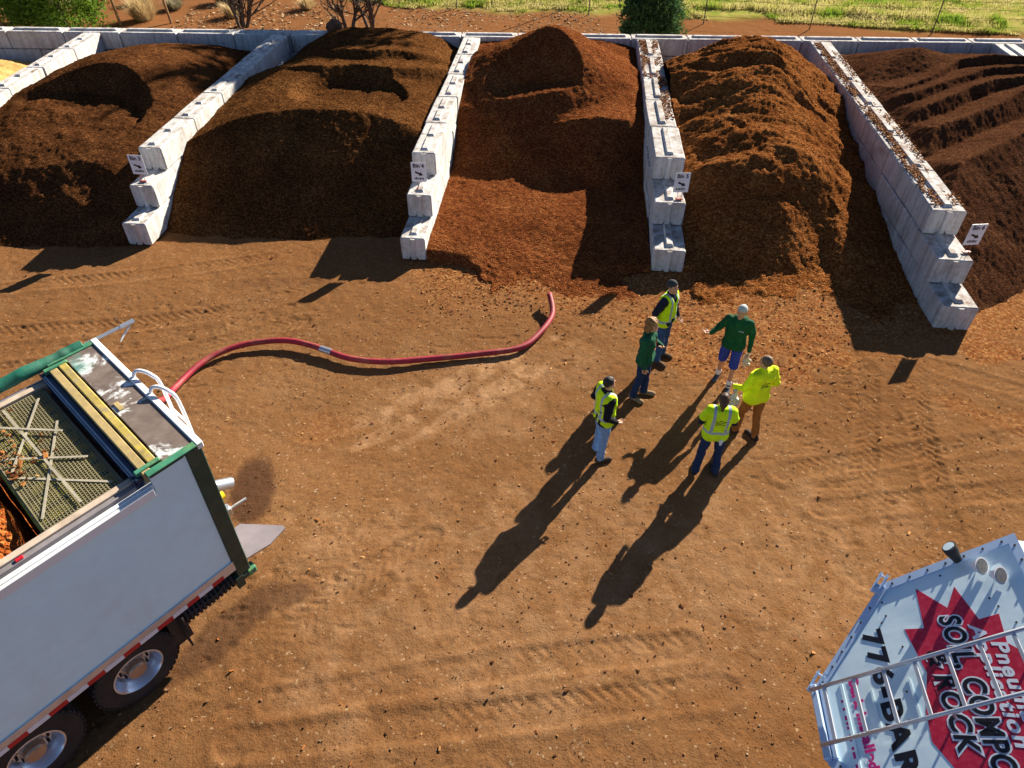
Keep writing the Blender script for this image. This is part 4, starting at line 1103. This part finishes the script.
    V, F = sdf_mesh(pr, res, .028, [dict(t='pl', n=(0, 0, -1), o=P(0, 0, .86))], .024, 7, 11); np_mesh('jacket' if sleeves == 'long' else 'shirt', V, F, top, r, True)
    if sleeves == 'short' and sleevemat:
        pr = []
        for i in (0, 1): pr += limb_arm(.006, i)
        V, F = sdf_mesh(pr, res, .02, (), .008, 9, 5); np_mesh('undersleeve', V, F, sleevemat, r, True)
    if collar:
        V, F = sdf_mesh([cap(P(-.06, ly(1.47)-.05, 1.475), P(.06, ly(1.47)-.05, 1.475), .036*s), cap(P(-.075, ly(1.47)-.03, 1.48), P(-.02, ly(1.45)+.07, 1.43), .027*s), cap(P(.075, ly(1.47)-.03, 1.48), P(.02, ly(1.45)+.07, 1.43), .027*s)], .008, .02); np_mesh('hood', V, F, collar, r, True)
    # ---- hi-vis vest
    if vest:
        pr = torso(.030)[:-1]+[cap(P(-sh*.86, ly(1.42)-.01, 1.425), P(sh*.86, ly(1.42)-.01, 1.425), .088*s)]
        ct = [dict(t='pl', n=(0, 0, -1), o=P(0, 0, .84)), cap(P(0, ly(1.5)+.03, 1.56), P(0, ly(1.42)+.14, 1.36), .098*s, .05*s)]
        for i in (0, 1):
            a, e, w_, pd = arms[i]; q = (-1, 1)[i]
            ct.append(cap(P(a[0]+q*.045, a[1]+.02, a[2]-.02), P(*e), .088*s, .085*s))
        V, F = sdf_mesh(pr, .0085, .026, ct, .016, 7, 17); np_mesh('vest', V, F, vest, r, True)
    # ---- hair / hat
    if hair:
        mat, kind = hair
        if kind == 'short':
            pr = [ell(HP(0, -.016, .046), (.081*s, .098*s, .096*s), Ml)]; ct = [dict(t='pl', n=tuple(Mh @ Vector((0, .80, -.60))), o=HP(0, .060, .062))]
        elif kind == 'curly':
            pr = [ell(HP(0, -.018, .04), (.100*s, .112*s, .108*s), Ml), ell(HP(-.07, -.03, -.05), (.045*s, .065*s, .075*s), Ml), ell(HP(.07, -.03, -.05), (.045*s, .065*s, .075*s), Ml), ell(HP(0, -.075, -.05), (.075*s, .05*s, .075*s), Ml)]; ct = [dict(t='pl', n=tuple(Mh @ Vector((0, .80, -.60))), o=HP(0, .085, .035))]
        else:
            pr = [ell(HP(0, -.016, .044), (.083*s, .101*s, .098*s), Ml), ell(HP(0, -.075, -.03), (.06*s, .04*s, .07*s), Ml), cap(HP(0, -.115, .03), HP(0, -.125, -.10), .034*s, .022*s)]; ct = [dict(t='pl', n=tuple(Mh @ Vector((0, .80, -.60))), o=HP(0, .060, .062))]
        V, F = sdf_mesh(pr, .0075, .02, ct, (.034 if kind == 'curly' else .008), 22, 9); np_mesh('hair', V, F, mat, r, True)
    if hat:
        mat, brim = hat
        V, F = sdf_mesh([ell(HP(0, -.006, .050), (.085*s, .104*s, .098*s), Ml)]+([ell(HP(0, .095, .052), (.068*s, .075*s, .012*s), Ml, .01)] if brim else []), .0075, .012, [dict(t='pl', n=tuple(Mh @ Vector((0, .12, -.99))), o=HP(0, 0, .038))])
        np_mesh('cap', V, F, mat, r, True)
    if extra: extra(r, P, s)
    return r
C_black = cloth('black_cotton', (.012, .012, .016)); C_navy = cloth('navy_cotton', (.014, .018, .04))
C_jean_l = cloth('light_denim', (.19, .33, .55), .22); C_jean = cloth('blue_denim', (.035, .085, .20), .25); C_jean_d = cloth('dark_denim', (.015, .035, .095), .25)
C_green = cloth('green_fleece', (.012, .085, .045), .2); C_green2 = cloth('green_hoodie', (.008, .075, .032), .2); C_royal = cloth('royal_blue_shorts', (.030, .055, .36), .2)
C_duck = cloth('brown_duck_canvas', (.29, .115, .030), .2); C_boot = cloth('brown_boot', (.085, .050, .030), .3); C_tan = cloth('tan_boot', (.24, .17, .10), .3)
C_sneak = cloth('grey_sneaker', (.06, .075, .10), .5, sc=40); C_sock = cloth('white_sock', (.72, .74, .78), .05); C_dark = cloth('dark_shoe', (.035, .03, .028), .3)
H_dark = cloth('dark_hair', (.018, .013, .011), .4, .9, .6, 60, .4); H_blond = cloth('strawberry_blond_hair', (.27, .125, .035), .8, .9, .6, 50, .4); H_brown = cloth('brown_hair', (.075, .038, .018), .4, .9, .6, 60, .4); H_grey = cloth('greying_brown_hair', (.12, .085, .062), .35, .9, .6, 70, .4)
C_capd = cloth('dark_grey_cap', (.045, .05, .06), .25); C_capg = cloth('pale_grey_cap', (.42, .46, .47), .15)
V_a = hivis('hivis_vest', YG); V_b = hivis('hivis_vest_printed', YG, True, True, 1.08); V_c = hivis('hivis_sweatshirt', (.78, .98, .012), False, True)
# 1: far left, seen from behind his left shoulder, hands in front
person('person in yellow vest over black hoodie with pale blue jeans, farthest left', (1.56, 8.58, 0), 72, 1.68, 1.06, ((-.12, .02), (.13, -.02)), (12, -6),
       armL=((-.27, -.08, 1.17), (-.23, .12, 1.00), (.35, .9, -.3)), armR=((.275, -.10, 1.16), (.235, .10, .98), (-.3, .9, -.35)), head=(-12, -10), top=C_black, trousers=C_jean_l, shoes=C_boot, vest=V_a, hair=(H_dark, 'short'), collar=C_black)
def lanyard(r, P, s):
    m = MB(); m.tube([P(-.07, .03, 1.47), P(-.035, .125, 1.33), P(0, .15, 1.19)], .008, 6); m.tube([P(.07, .03, 1.47), P(.035, .125, 1.33), P(0, .15, 1.19)], .008, 6); m.build('lanyard', simple('red_lanyard', (.38, .02, .03), .6), r, True)
person('person with curly reddish-blond hair in dark green jacket, one hand at the chest', (2.47, 10.16, 0), 112, 1.70, 1.08, ((-.11, .08), (.12, -.06)), (14, -16),
       armL=((-.25, .02, 1.15), (-.10, .22, 1.18), (.75, .35, .25)), armR=((.245, -.03, 1.13), (.255, .05, .885), (0, .1, -1)), head=(10, -8), top=C_green, trousers=C_jean_d, shoes=C_tan, hair=(H_blond, 'curly'), female=True, collar=C_green, extra=lanyard)
person('person in dark grey cap and yellow vest over dark sleeves, nearest the bark heaps', (3.02, 11.33, 0), 128, 1.74, 1.0, ((-.13, .02), (.13, .06)), (10, -14),
       armL=((-.26, .0, 1.15), (-.24, .12, .95), (.1, .6, -.7)), armR=((.26, -.10, 1.16), (.22, -.16, .95), (0, -.1, -1)), head=(4, -14), top=C_navy, trousers=C_jean, shoes=C_boot, vest=V_a, hat=(C_capd, False), hair=(H_dark, 'short'))
def logo(r, P, s):
    m = MB(); 
    for k in range(5): m.box(P(-.125+k*.019, .128, 1.305), P(-.125+k*.019+.013, .142, 1.316))
    m.build('chest_logo', M_dwhite, r)
person('person in pale grey cap, dark green hoodie and royal blue shorts, holding one palm out', (4.20, 10.60, 0), 205, 1.70, 1.04, ((-.12, .20), (.14, -.10)), (6, -10), knee=(.0, .02),
       armL=((-.275, -.02, 1.16), (-.30, .12, .95), (0, .15, -1)), armR=((.315, .00, 1.20), (.42, .17, 1.15), (.85, .35, .12)), head=(6, -8), top=C_green2, shorts=C_royal, shoes=C_sneak, sock=C_sock, hat=(C_capg, False), hair=(H_grey, 'short'), hood=True, extra=logo)
def radio(r, P, s):
    m = MB(); m.box(P(.045, -.165, .865), P(.105, -.135, .93), bev=.008); m.box(P(.06, -.168, .82), P(.095, -.14, .865), bev=.006); m.build('hip_tag', M_dwhite, r)
person('person seen from behind in short-sleeved yellow vest with grey stripes and dark blue jeans', (3.36, 8.22, 0), 4, 1.66, 1.0, ((-.17, .0), (.16, -.02)), (-10, 10),
       armL=((-.255, .02, 1.16), (-.16, .24, 1.10), (.6, .75, .1)), armR=((.255, .02, 1.16), (.17, .25, 1.10), (-.5, .8, .1)), head=(8, -6), top=hivis('hivis_tee', YG, False), sleeves='short', sleevemat=C_navy, trousers=C_jean_d, shoes=C_dark, vest=V_b, hair=(H_brown, 'pony'), extra=radio, female=True)
person('person seen from behind in plain yellow sweatshirt and brown canvas trousers', (4.26, 9.13, 0), -24, 1.70, 1.14, ((-.10, .16), (.10, -.12)), (0, 4), knee=(.02, .0),
       armL=((-.31, -.02, 1.19), (-.30, .20, 1.06), (.5, .8, -.1)), armR=((.29, -.06, 1.16), (.30, .12, .98), (-.1, .8, -.4)), head=(-4, -12), top=V_c, trousers=C_duck, shoes=C_dark, hair=(H_grey, 'short'))
# pale sample bags in their hands
def bag_mat():
    t = NT('clear_plastic_bag'); co = t.coord('Object')
    c = t.ramp(t.noise(co, 14, 4, .6), [(.35, (.50, .48, .42)), (.65, (.80, .80, .76))]); t.b.inputs['Transmission Weight'].default_value = .25
    return t.fin(c, .25, 0, t.bump(t.noise(co, 18, 4, .6), .9, .02), .5)
M_bag = bag_mat()
def bag(label, loc, w, h, seed):
    V, F = sdf_mesh([ell((0, 0, -h*.55), (w*.5, w*.26, h*.48)), cap((0, 0, 0), (0, 0, -h*.3), .016, w*.25), cap((0, 0, .05), (0, 0, 0), .03, .014)], .009, .03, (), .035, 16, seed)
    o = np_mesh('sample_bag', V, F, M_bag, None, True); o.location = loc; tag(o, label, 'bag', 'sample bags held by the people')
bag('small crumpled clear bag hanging from the hand of the person in blue shorts', (4.44, 10.37, .86), .15, .26, 3)
bag('larger pale clear bag hanging between the two people seen from behind', (3.85, 9.06, 1.10), .27, .36, 8)
# ================================================================== vegetation, fence and loose stuff
def leafy(name, loc, label, Hh, Rr, mat, trunkmat, n, leaf, seed, shape, cat='tree', trunk_r=.14, group=None, tmin=0.):
    rnd = np.random.default_rng(seed); r = empty(name, loc); tag(r, label, cat, group)
    ncl = max(24, n//120); cl = []
    while len(cl) < ncl:
        t = rnd.random()**.8; t = tmin+(1-tmin)*t; rad = shape(t)*Rr; a = rnd.random()*2*np.pi; q = (.45+.55*rnd.random()**.6)
        lob = 1+.22*math.sin(a*3+seed)+.12*math.sin(a*7+t*9)
        cl.append((math.cos(a)*rad*q*lob, math.sin(a)*rad*q*lob, Hh*(.05+.93*t)+rnd.normal()*.08*Hh*.3))
    cl = np.array(cl); k = rnd.integers(0, ncl, n); spread = Rr*.16
    c = cl[k]+rnd.normal(size=(n, 3))*spread*np.array([1, 1, .85])
    d = rnd.normal(size=(n, 3)); out = np.stack([c[:, 0], c[:, 1], np.zeros(n)], 1); out /= np.linalg.norm(out, axis=1)[:, None]+.1
    d = d*.55+out*.6+np.array([0, 0, .55]); d /= np.linalg.norm(d, axis=1)[:, None]
    e = np.cross(d, rnd.normal(size=(n, 3))); e /= np.linalg.norm(e, axis=1)[:, None]
    L = leaf*(.6+.8*rnd.random(n))[:, None]; w = L*.32
    V = np.stack([c-e*w*.6, c+e*w*.6, c+d*L+e*w*.3, c+d*L-e*w*.3], 1).reshape(-1, 3)
    V[:, 2] = np.maximum(V[:, 2], .03)
    np_mesh('crown', V, np.arange(4*n).reshape(-1, 4), mat, r)
    m = MB(); m.tube([(0, 0, -.1), (.03, .02, Hh*.4), (0, .0, Hh*.9)], [trunk_r, trunk_r*.7, trunk_r*.2], 8)
    for i in range(10):
        q = cl[rnd.integers(0, ncl)]; m.tube([(0.02, 0.01, max(.2, q[2]*.6)), (q[0]*.5, q[1]*.5, q[2]*.85), tuple(q)], [trunk_r*.3, trunk_r*.2, .01], 5)
    m.build('trunk', trunkmat, r, True); return r
def foliage(name, a, b, c):
    t = NT(name); co = t.coord('Object')
    k = t.ramp(t.noise(co, 3.0, 4, .7), [(.30, a), (.5, b), (.70, c)])
    ge = t.n('NewGeometry'); k = t.mix(t.math('MULTIPLY', ge.outputs['Random Per Island'], .75), k, c)
    t.translucent(k, .4)
    return t.fin(k, .7, 0, None, .15)
M_wood = simple('bare_bark', (.075, .055, .042), .9, var=.3, bump=.5); M_post = simple('wood_post', (.28, .16, .07), .85, var=.25)
M_jun = foliage('juniper_green', (.025, .070, .010), (.085, .17, .018), (.17, .28, .030)); M_con = foliage('conifer_green', (.012, .045, .018), (.032, .085, .030), (.075, .14, .045))
leafy('juniper_tree', (-20.1, 33.9, 0), 'dense bright green rounded evergreen behind the wall at the upper left', 3.4, 1.7, M_jun, M_wood, 26000, .13, 3, lambda t: (.72+.5*math.sin(math.pi*min(1, t*.9+.1)))*(1 if t < .7 else 1.25-t*.35))
leafy('conifer_tree', (5.65, 32.2, 0), 'dark green conifer behind the wall above the Bin 5 bay', 3.6, 1.02, M_con, M_wood, 22000, .13, 8, lambda t: (.85+.3*math.sin(math.pi*min(1, t+.1)))*(1 if t < .75 else 1.2-t*.3))
def bare_tree(loc, label, Hh, seed, stems, spread=.9):
    rnd = random.Random(seed); r = empty('bare_tree', loc); tag(r, label, 'tree', 'leafless trees behind the wall')
    tk = MB(); br = MB()
    def grow(mb, p, d, L, rad, depth):
        pts = [p]; q = p
        for i in range(4):
            d = (d+Vector((rnd.uniform(-.2, .2), rnd.uniform(-.2, .2), rnd.uniform(-.04, .16)))).normalized(); q = q+d*(L/4); pts.append(q)
        mb.tube(pts, [rad*(1-.5*i/4) for i in range(5)], 6 if depth < 2 else 4, cap=False)
        if depth >= 5: return
        for k in range(5 if depth == 0 else 3 if depth < 4 else 2):
            i = rnd.randint(1, 4) if depth else rnd.randint(1, 2); dd = (d+Vector((rnd.uniform(-1, 1), rnd.uniform(-1, 1), rnd.uniform(-.25, .5)))*spread).normalized()
            grow(br, pts[i], dd, L*(rnd.uniform(.8, 1.15) if depth == 0 else rnd.uniform(.55, .78)), rad*(.38 if depth == 0 else .55), depth+1)
    for k in range(stems):
        a = rnd.uniform(0, 6.28); grow(tk, Vector((.18*math.cos(a), .18*math.sin(a), -.05)), Vector((.35*math.cos(a), .3*math.sin(a), 1)), Hh*rnd.uniform(.38, .5), .10 if stems < 3 else .075, 0)
    tk.build('trunk', M_wood, r, True); br.build('crown', M_wood, r, True)
bare_tree((-12.6, 35.2, 0), 'leafless many-stemmed tree standing left of the brown lump on the wall', 4.6, 5, 7, 1.15)
bare_tree((-6.6, 35.0, 0), 'leafless tree with a thick dark trunk near the grass edge', 5.4, 12, 3, 1.3)
bare_tree((-7.6, 34.8, 0), 'thin leafless sapling leaning beside the thick-trunked tree', 3.2, 21, 2, 1.2)
leafy('tall_tree', (7.2, 45.2, 0), 'tall tree beyond the grass, out of view, that shades the rear wall', 15.4, 2.6, M_con, M_wood, 1500, .6, 31, lambda t: math.sin(math.pi*max(.02, min(1, (t-.70)/.30))), trunk_r=.05, tmin=.72)
# dry bunch grass
M_dry = foliage('dry_grass', (.30, .20, .09), (.50, .37, .18), (.68, .54, .30)); M_sage = foliage('sage_weed', (.16, .15, .09), (.27, .25, .16), (.38, .33, .21))
def tuft(loc, label, Rr, Hh, mat, n, seed):
    rnd = np.random.default_rng(seed); a = rnd.random(n)*2*np.pi; q = np.sqrt(rnd.random(n)); b = np.stack([np.cos(a)*q*Rr*.35, np.sin(a)*q*Rr*.35, np.zeros(n)-.03], 1)
    t = b*0; lean = q*(.5+.6*rnd.random(n)); t[:, 0] = np.cos(a)*lean*Rr; t[:, 1] = np.sin(a)*lean*Rr; t[:, 2] = Hh*(.30+.75*rnd.random(n))*np.sqrt(np.maximum(.15, 1-.5*q))
    mid = b*.55+t*.45; mid[:, 2] = t[:, 2]*.66; w = .013; e = np.stack([-np.sin(a), np.cos(a), 0*a], 1)*w
    V = np.stack([b-e, b+e, mid+e*.8, mid-e*.8, t+e*.15, t-e*.15], 1).reshape(-1, 3); i = np.arange(n)*6
    F = np.concatenate([np.stack([i, i+1, i+2, i+3], 1), np.stack([i+3, i+2, i+4, i+5], 1)])
    o = np_mesh('grass_tuft', V, F, mat); o.location = loc; tag(o, label, 'grass tuft', 'dry grass tufts behind the wall')
tuft((-23.1, 35.6, 0), 'pale dry grass tuft by the leftmost wooden post', 1.0, 1.0, M_dry, 700, 1)
tuft((-17.6, 36.3, 0), 'large pale dry grass tuft between two wooden posts', 1.15, 1.25, M_dry, 1100, 2)
tuft((-16.9, 38.3, 0), 'low grey-green weed clump behind the second wooden post', .8, .6, M_sage, 600, 3)
tuft((-14.9, 39.6, 0), 'dry grass tuft at the top edge beside the many-stemmed tree', .9, .9, M_dry, 700, 4)
tuft((-24.4, 33.6, 0), 'flattened straw-coloured grass clump at the far left wall edge', 1.0, .45, M_dry, 500, 6)
tuft((-19.0, 39.5, 0), 'straw tuft behind the bright green evergreen', .8, .8, M_dry, 500, 7)
for k, (x, y, lab) in enumerate(((-23.6, 35.0, 'leaning brown wooden post left of the bright green evergreen'), (-18.3, 35.3, 'brown wooden post right of the bright green evergreen'), (-16.1, 35.7, 'thin brown wooden post right of the large dry grass tuft'))):
    m = MB(Matrix.Translation((x, y, 0)) @ Matrix.Rotation(R((-4, -3, -5)[k]), 4, 'Y')); m.tube([(0, 0, -.1), (.01, 0, 1.2), (0, .01, 2.1)], [.065, .06, .055], 8)
    tag(m.build('fence_post', M_post, None, True, 40), lab, 'post', 'wooden posts behind the wall')
tuft((-13.6, 37.0, 0), 'round tan shrub right of the many-stemmed tree', .9, .8, M_dry, 600, 8)
tuft((-10.4, 38.6, 0), 'small straw tuft at the top edge between the leafless trees', .8, .7, M_dry, 500, 9)
tuft((-21.9, 37.6, 0), 'tan shrub partly behind the bright green evergreen', 1.1, 1.0, M_dry, 700, 10)
# wire fence at the edge of the grass
fe = empty('wire_fence', (4, 38.0, 0)); tag(fe, 'thin wire fence on steel posts along the grass edge', 'fence')
M_tp = simple('steel_post', (.09, .085, .08), .7, .3)
fx = [(-3.0, 38.9), (3.55, 38.0), (8.9, 36.6), (13.7, 35.8), (19.3, 35.5), (25.5, 35.0)]
for x, y in fx:
    m = MB(Matrix.Translation((x-4, y-38, 0))); m.tube([(0, 0, -.1), (.0, 0, 1.45)], .028, 5); m.build('post', M_tp, fe)
m = MB()
for z in (.35, .7, 1.05, 1.35):
    m.tube([(x-4, y-38, z) for x, y in fx], .006, 4)
m.build('wire', M_tp, fe)
# brown block lying on the back wall
V, F = sdf_mesh([ell((0, 0, .24), (.27, .22, .26)), cap((-.1, 0, .12), (.12, .02, .36), .15, .13)], .03, .05, [dict(t='pl', n=(0, 0, -1), o=(0, 0, 0))], .07, 6, 4)
o = np_mesh('wood_chunk', V, F, simple('brown_chunk', (.13, .058, .030), .9, var=.35, bump=.6, bscale=20), None, True); o.location = (-6.55, 27.50, 1.80); tag(o, 'rough brown lump sitting on top of the back wall', 'wood chunk')
# grass beyond the wall (uncountable)
def gedge(x): return np.interp(x, [-60,-14,-6,4,14,24,60], [60,45,39.2,38.3,37.2,35.6,34])
N = 90000; gx = RNG.uniform(-10, 34, N); gy = gedge(gx)-.4+RNG.random(N)**1.3*8.5
keep = fbm(gx, gy, .45, 4, 71)+.25*sstep(0, 2.5, gy-gedge(gx)) > -.18; gx, gy = gx[keep], gy[keep]; n = len(gx)
hh = .06+.14*RNG.random(n)+.35*np.clip(fbm(gx, gy, .6, 3, 72), 0, .5)+.20*np.exp(-((gy-gedge(gx)-1.5)/.6)**2)*(gx > 9)
a = RNG.random(n)*6.28; b = np.stack([gx, gy, np.zeros(n)+.0], 1); e = np.stack([np.cos(a), np.sin(a), 0*a], 1)*.028; tp = b+np.stack([RNG.normal(size=n)*.09, RNG.normal(size=n)*.09, hh], 1)
V = np.stack([b-e, b+e, tp+e*.2, tp-e*.2], 1).reshape(-1, 3)
M_grass = NT('field_grass'); co = M_grass.coord('Object')
big = M_grass.noise(co, .55, 5, .6); kk = M_grass.ramp(big, [(.32, (.11, .28, .012)), (.43, (.22, .30, .03)), (.50, (.44, .40, .13)), (.72, (.60, .50, .26))])
ge = M_grass.n('NewGeometry'); kk = M_grass.mix(M_grass.math('MULTIPLY', ge.outputs['Random Per Island'], .45), kk, (.30, .30, .08))
M_grass.translucent(kk, .5)
o = np_mesh('grass', V, np.arange(4*n).reshape(-1, 4), M_grass.fin(kk, .8, 0, None, .1)); tag(o, 'green and straw-coloured field grass beyond the wall', 'grass', kind='stuff')
# loose bark chips and grit lying about (uncountable): small tilted slabs
def slabs(name, X, Y, Z, sx, sy, sz, mat, label, cat, tilt=.5):
    n = len(X); a = RNG.random(n)*6.28; ca, sa = np.cos(a), np.sin(a); t1 = RNG.normal(size=n)*tilt; t2 = RNG.normal(size=n)*tilt
    base = np.array([[-1,-1,-1],[1,-1,-1],[1,1,-1],[-1,1,-1],[-1,-1,1],[1,-1,1],[1,1,1],[-1,1,1]], float)*.5
    q = base[None]*np.stack([sx, sy, sz], 1)[:, None, :]*(1+.25*RNG.normal(size=(n, 8, 1)))
    x = q[..., 0]*ca[:, None]-q[..., 1]*sa[:, None]; y = q[..., 0]*sa[:, None]+q[..., 1]*ca[:, None]; z = q[..., 2]+x*t1[:, None]*.6+y*t2[:, None]*.6
    V = np.stack([x+X[:, None], y+Y[:, None], z+Z[:, None]], 2).reshape(-1, 3); i = np.arange(n)*8
    F = np.concatenate([np.stack([i+k for k in f], 1) for f in ((3,2,1,0),(4,5,6,7),(0,1,5,4),(1,2,6,5),(2,3,7,6),(3,0,4,7))])
    o = np_mesh(name, V, F, mat); tag(o, label, cat, kind='stuff'); return o
def chip_mat(name, stops):
    t = NT(name); ge = t.n('NewGeometry'); return t.fin(t.ramp(ge.outputs['Random Per Island'], stops), .9, 0, None, .1)
M_chip = chip_mat('loose_chips', [(0, (.08, .028, .010)), (.4, (.22, .075, .020)), (.75, (.36, .15, .045)), (1, (.50, .28, .11))])
M_grit = chip_mat('grit', [(0, (.12, .056, .026)), (.5, (.20, .098, .045)), (.85, (.27, .15, .08)), (1, (.42, .31, .20))])
def GZ(X, Y):
    g = bpy.data.objects['ground'].data
    return None
n = 42000; X = RNG.uniform(-13, 13, n); Y = RNG.uniform(3, 16.5, n)
dens = np.maximum.reduce([sstep(11.2, 14.5, Y)*sstep(-2.6, -1.0, X)*sstep(10.5, 8.5, X), .55*np.exp(-((X-5.2)/2.4)**2-((Y-12.0)/2.0)**2), .035+0*X, .2*np.exp(-((X+3.4)/.7)**2-((Y-9.1)/.5)**2)])
k = RNG.random(n) < dens*.8; X, Y = X[k], Y[k]; n = len(X)
gv = np.empty(len(bpy.data.objects['ground'].data.vertices)*3, np.float32); bpy.data.objects['ground'].data.vertices.foreach_get('co', gv); gv = gv.reshape(-1, 3)
m_ = (np.abs(gv[:, 0]) < 14) & (gv[:, 1] > 2.6) & (gv[:, 1] < 17.2); gq = gv[m_]
cell = {}
gi = np.round(gq[:, 0]/.072).astype(int)*100000+np.round(gq[:, 1]/.072).astype(int); od = np.argsort(gi); gs_, gzs = gi[od], gq[od, 2]
def ground_z(X, Y):
    q = np.round(X/.072).astype(int)*100000+np.round(Y/.072).astype(int); j = np.clip(np.searchsorted(gs_, q), 0, len(gs_)-1); return gzs[j]
s_ = .016+.026*RNG.random(n)**2.5
slabs('bark_chips', X, Y, ground_z(X, Y)+.008, s_*1.5, s_*.7, s_*.35, M_chip, 'loose bark chips scattered over the dirt in front of the bays', 'bark chips')
n = 9000; X = RNG.uniform(-9, 10, n); Y = RNG.uniform(3, 13.5, n); k = fbm(X, Y, .6, 3, 88) > .02-.25*RNG.random(n); X, Y = X[k], Y[k]; n = len(X); s_ = .007+.018*RNG.random(n)**4
slabs('gravel', X, Y, ground_z(X, Y)+.004, s_*1.2, s_, s_*.8, M_grit, 'small clods and grit scattered over the yard', 'gravel', .3)
n = 5200; X = RNG.uniform(-16, 4, n); Y = RNG.uniform(28.6, 39.5, n); k = (Y < gedge(X)) & (fbm(X, Y, .5, 3, 97) > -.1-.3*RNG.random(n)); X, Y = X[k], Y[k]; n = len(X); s_ = .03+.06*RNG.random(n)**2
slabs('leaf_litter', X, Y, .02+0*X, s_*1.4, s_, s_*.25, chip_mat('leaf_litter_tan', [(0, (.16, .07, .03)), (.5, (.36, .22, .11)), (1, (.60, .45, .28))]), 'pale leaf litter on the red dirt behind the wall', 'leaf litter', .4)
# spilled bark along the wall tops and chips on the mesh screen
def spill_on(key, n, lo_, hi_, a0, a1):
    Xw, Yw, th, w, s1, s2 = WALLS[key]; f = RNG.uniform(lo_, hi_, n); a = a0+(a1-a0)*RNG.random(n); kk_ = fbm(f*1.0, a*3, 1.6, 3, 95) > -.12; f, a = f[kk_], a[kk_]
    return Xw+a*math.cos(th)+f*math.sin(th), Yw-a*math.sin(th)+f*math.cos(th), np.full(len(f), 1.842)
L = [spill_on('e', 2600, .2, 12.6, .06, .34), spill_on('d', 1000, 2.5, 10.0, .40, .72), spill_on('d', 700, 6, 10, .05, .3), spill_on('e', 700, .1, 12, .5, .74)]
uu = RNG.uniform(.9, 1.66, 420); vv = RNG.uniform(1.0, 2.5, 420); kk_ = (uu-.95)/.75 > RNG.random(420)**.35; uu, vv = uu[kk_], vv[kk_]
tp = np.stack([uu, vv, np.full(len(uu), 3.275), np.ones(len(uu))], 1) @ np.array(TM).T
L.append((tp[:, 0]+TO.x, tp[:, 1]+TO.y, tp[:, 2]))
X = np.concatenate([q[0] for q in L]); Y = np.concatenate([q[1] for q in L]); Z = np.concatenate([q[2] for q in L]); s_ = .018+.026*RNG.random(len(X))**2
slabs('bark_chips', X, Y, Z+RNG.random(len(X))*.02, s_*1.5, s_*.8, s_*.5, M_chip, 'spilled bark chips lying on the wall tops and on the trailer mesh', 'bark chips')
bpy.context.view_layer.update()
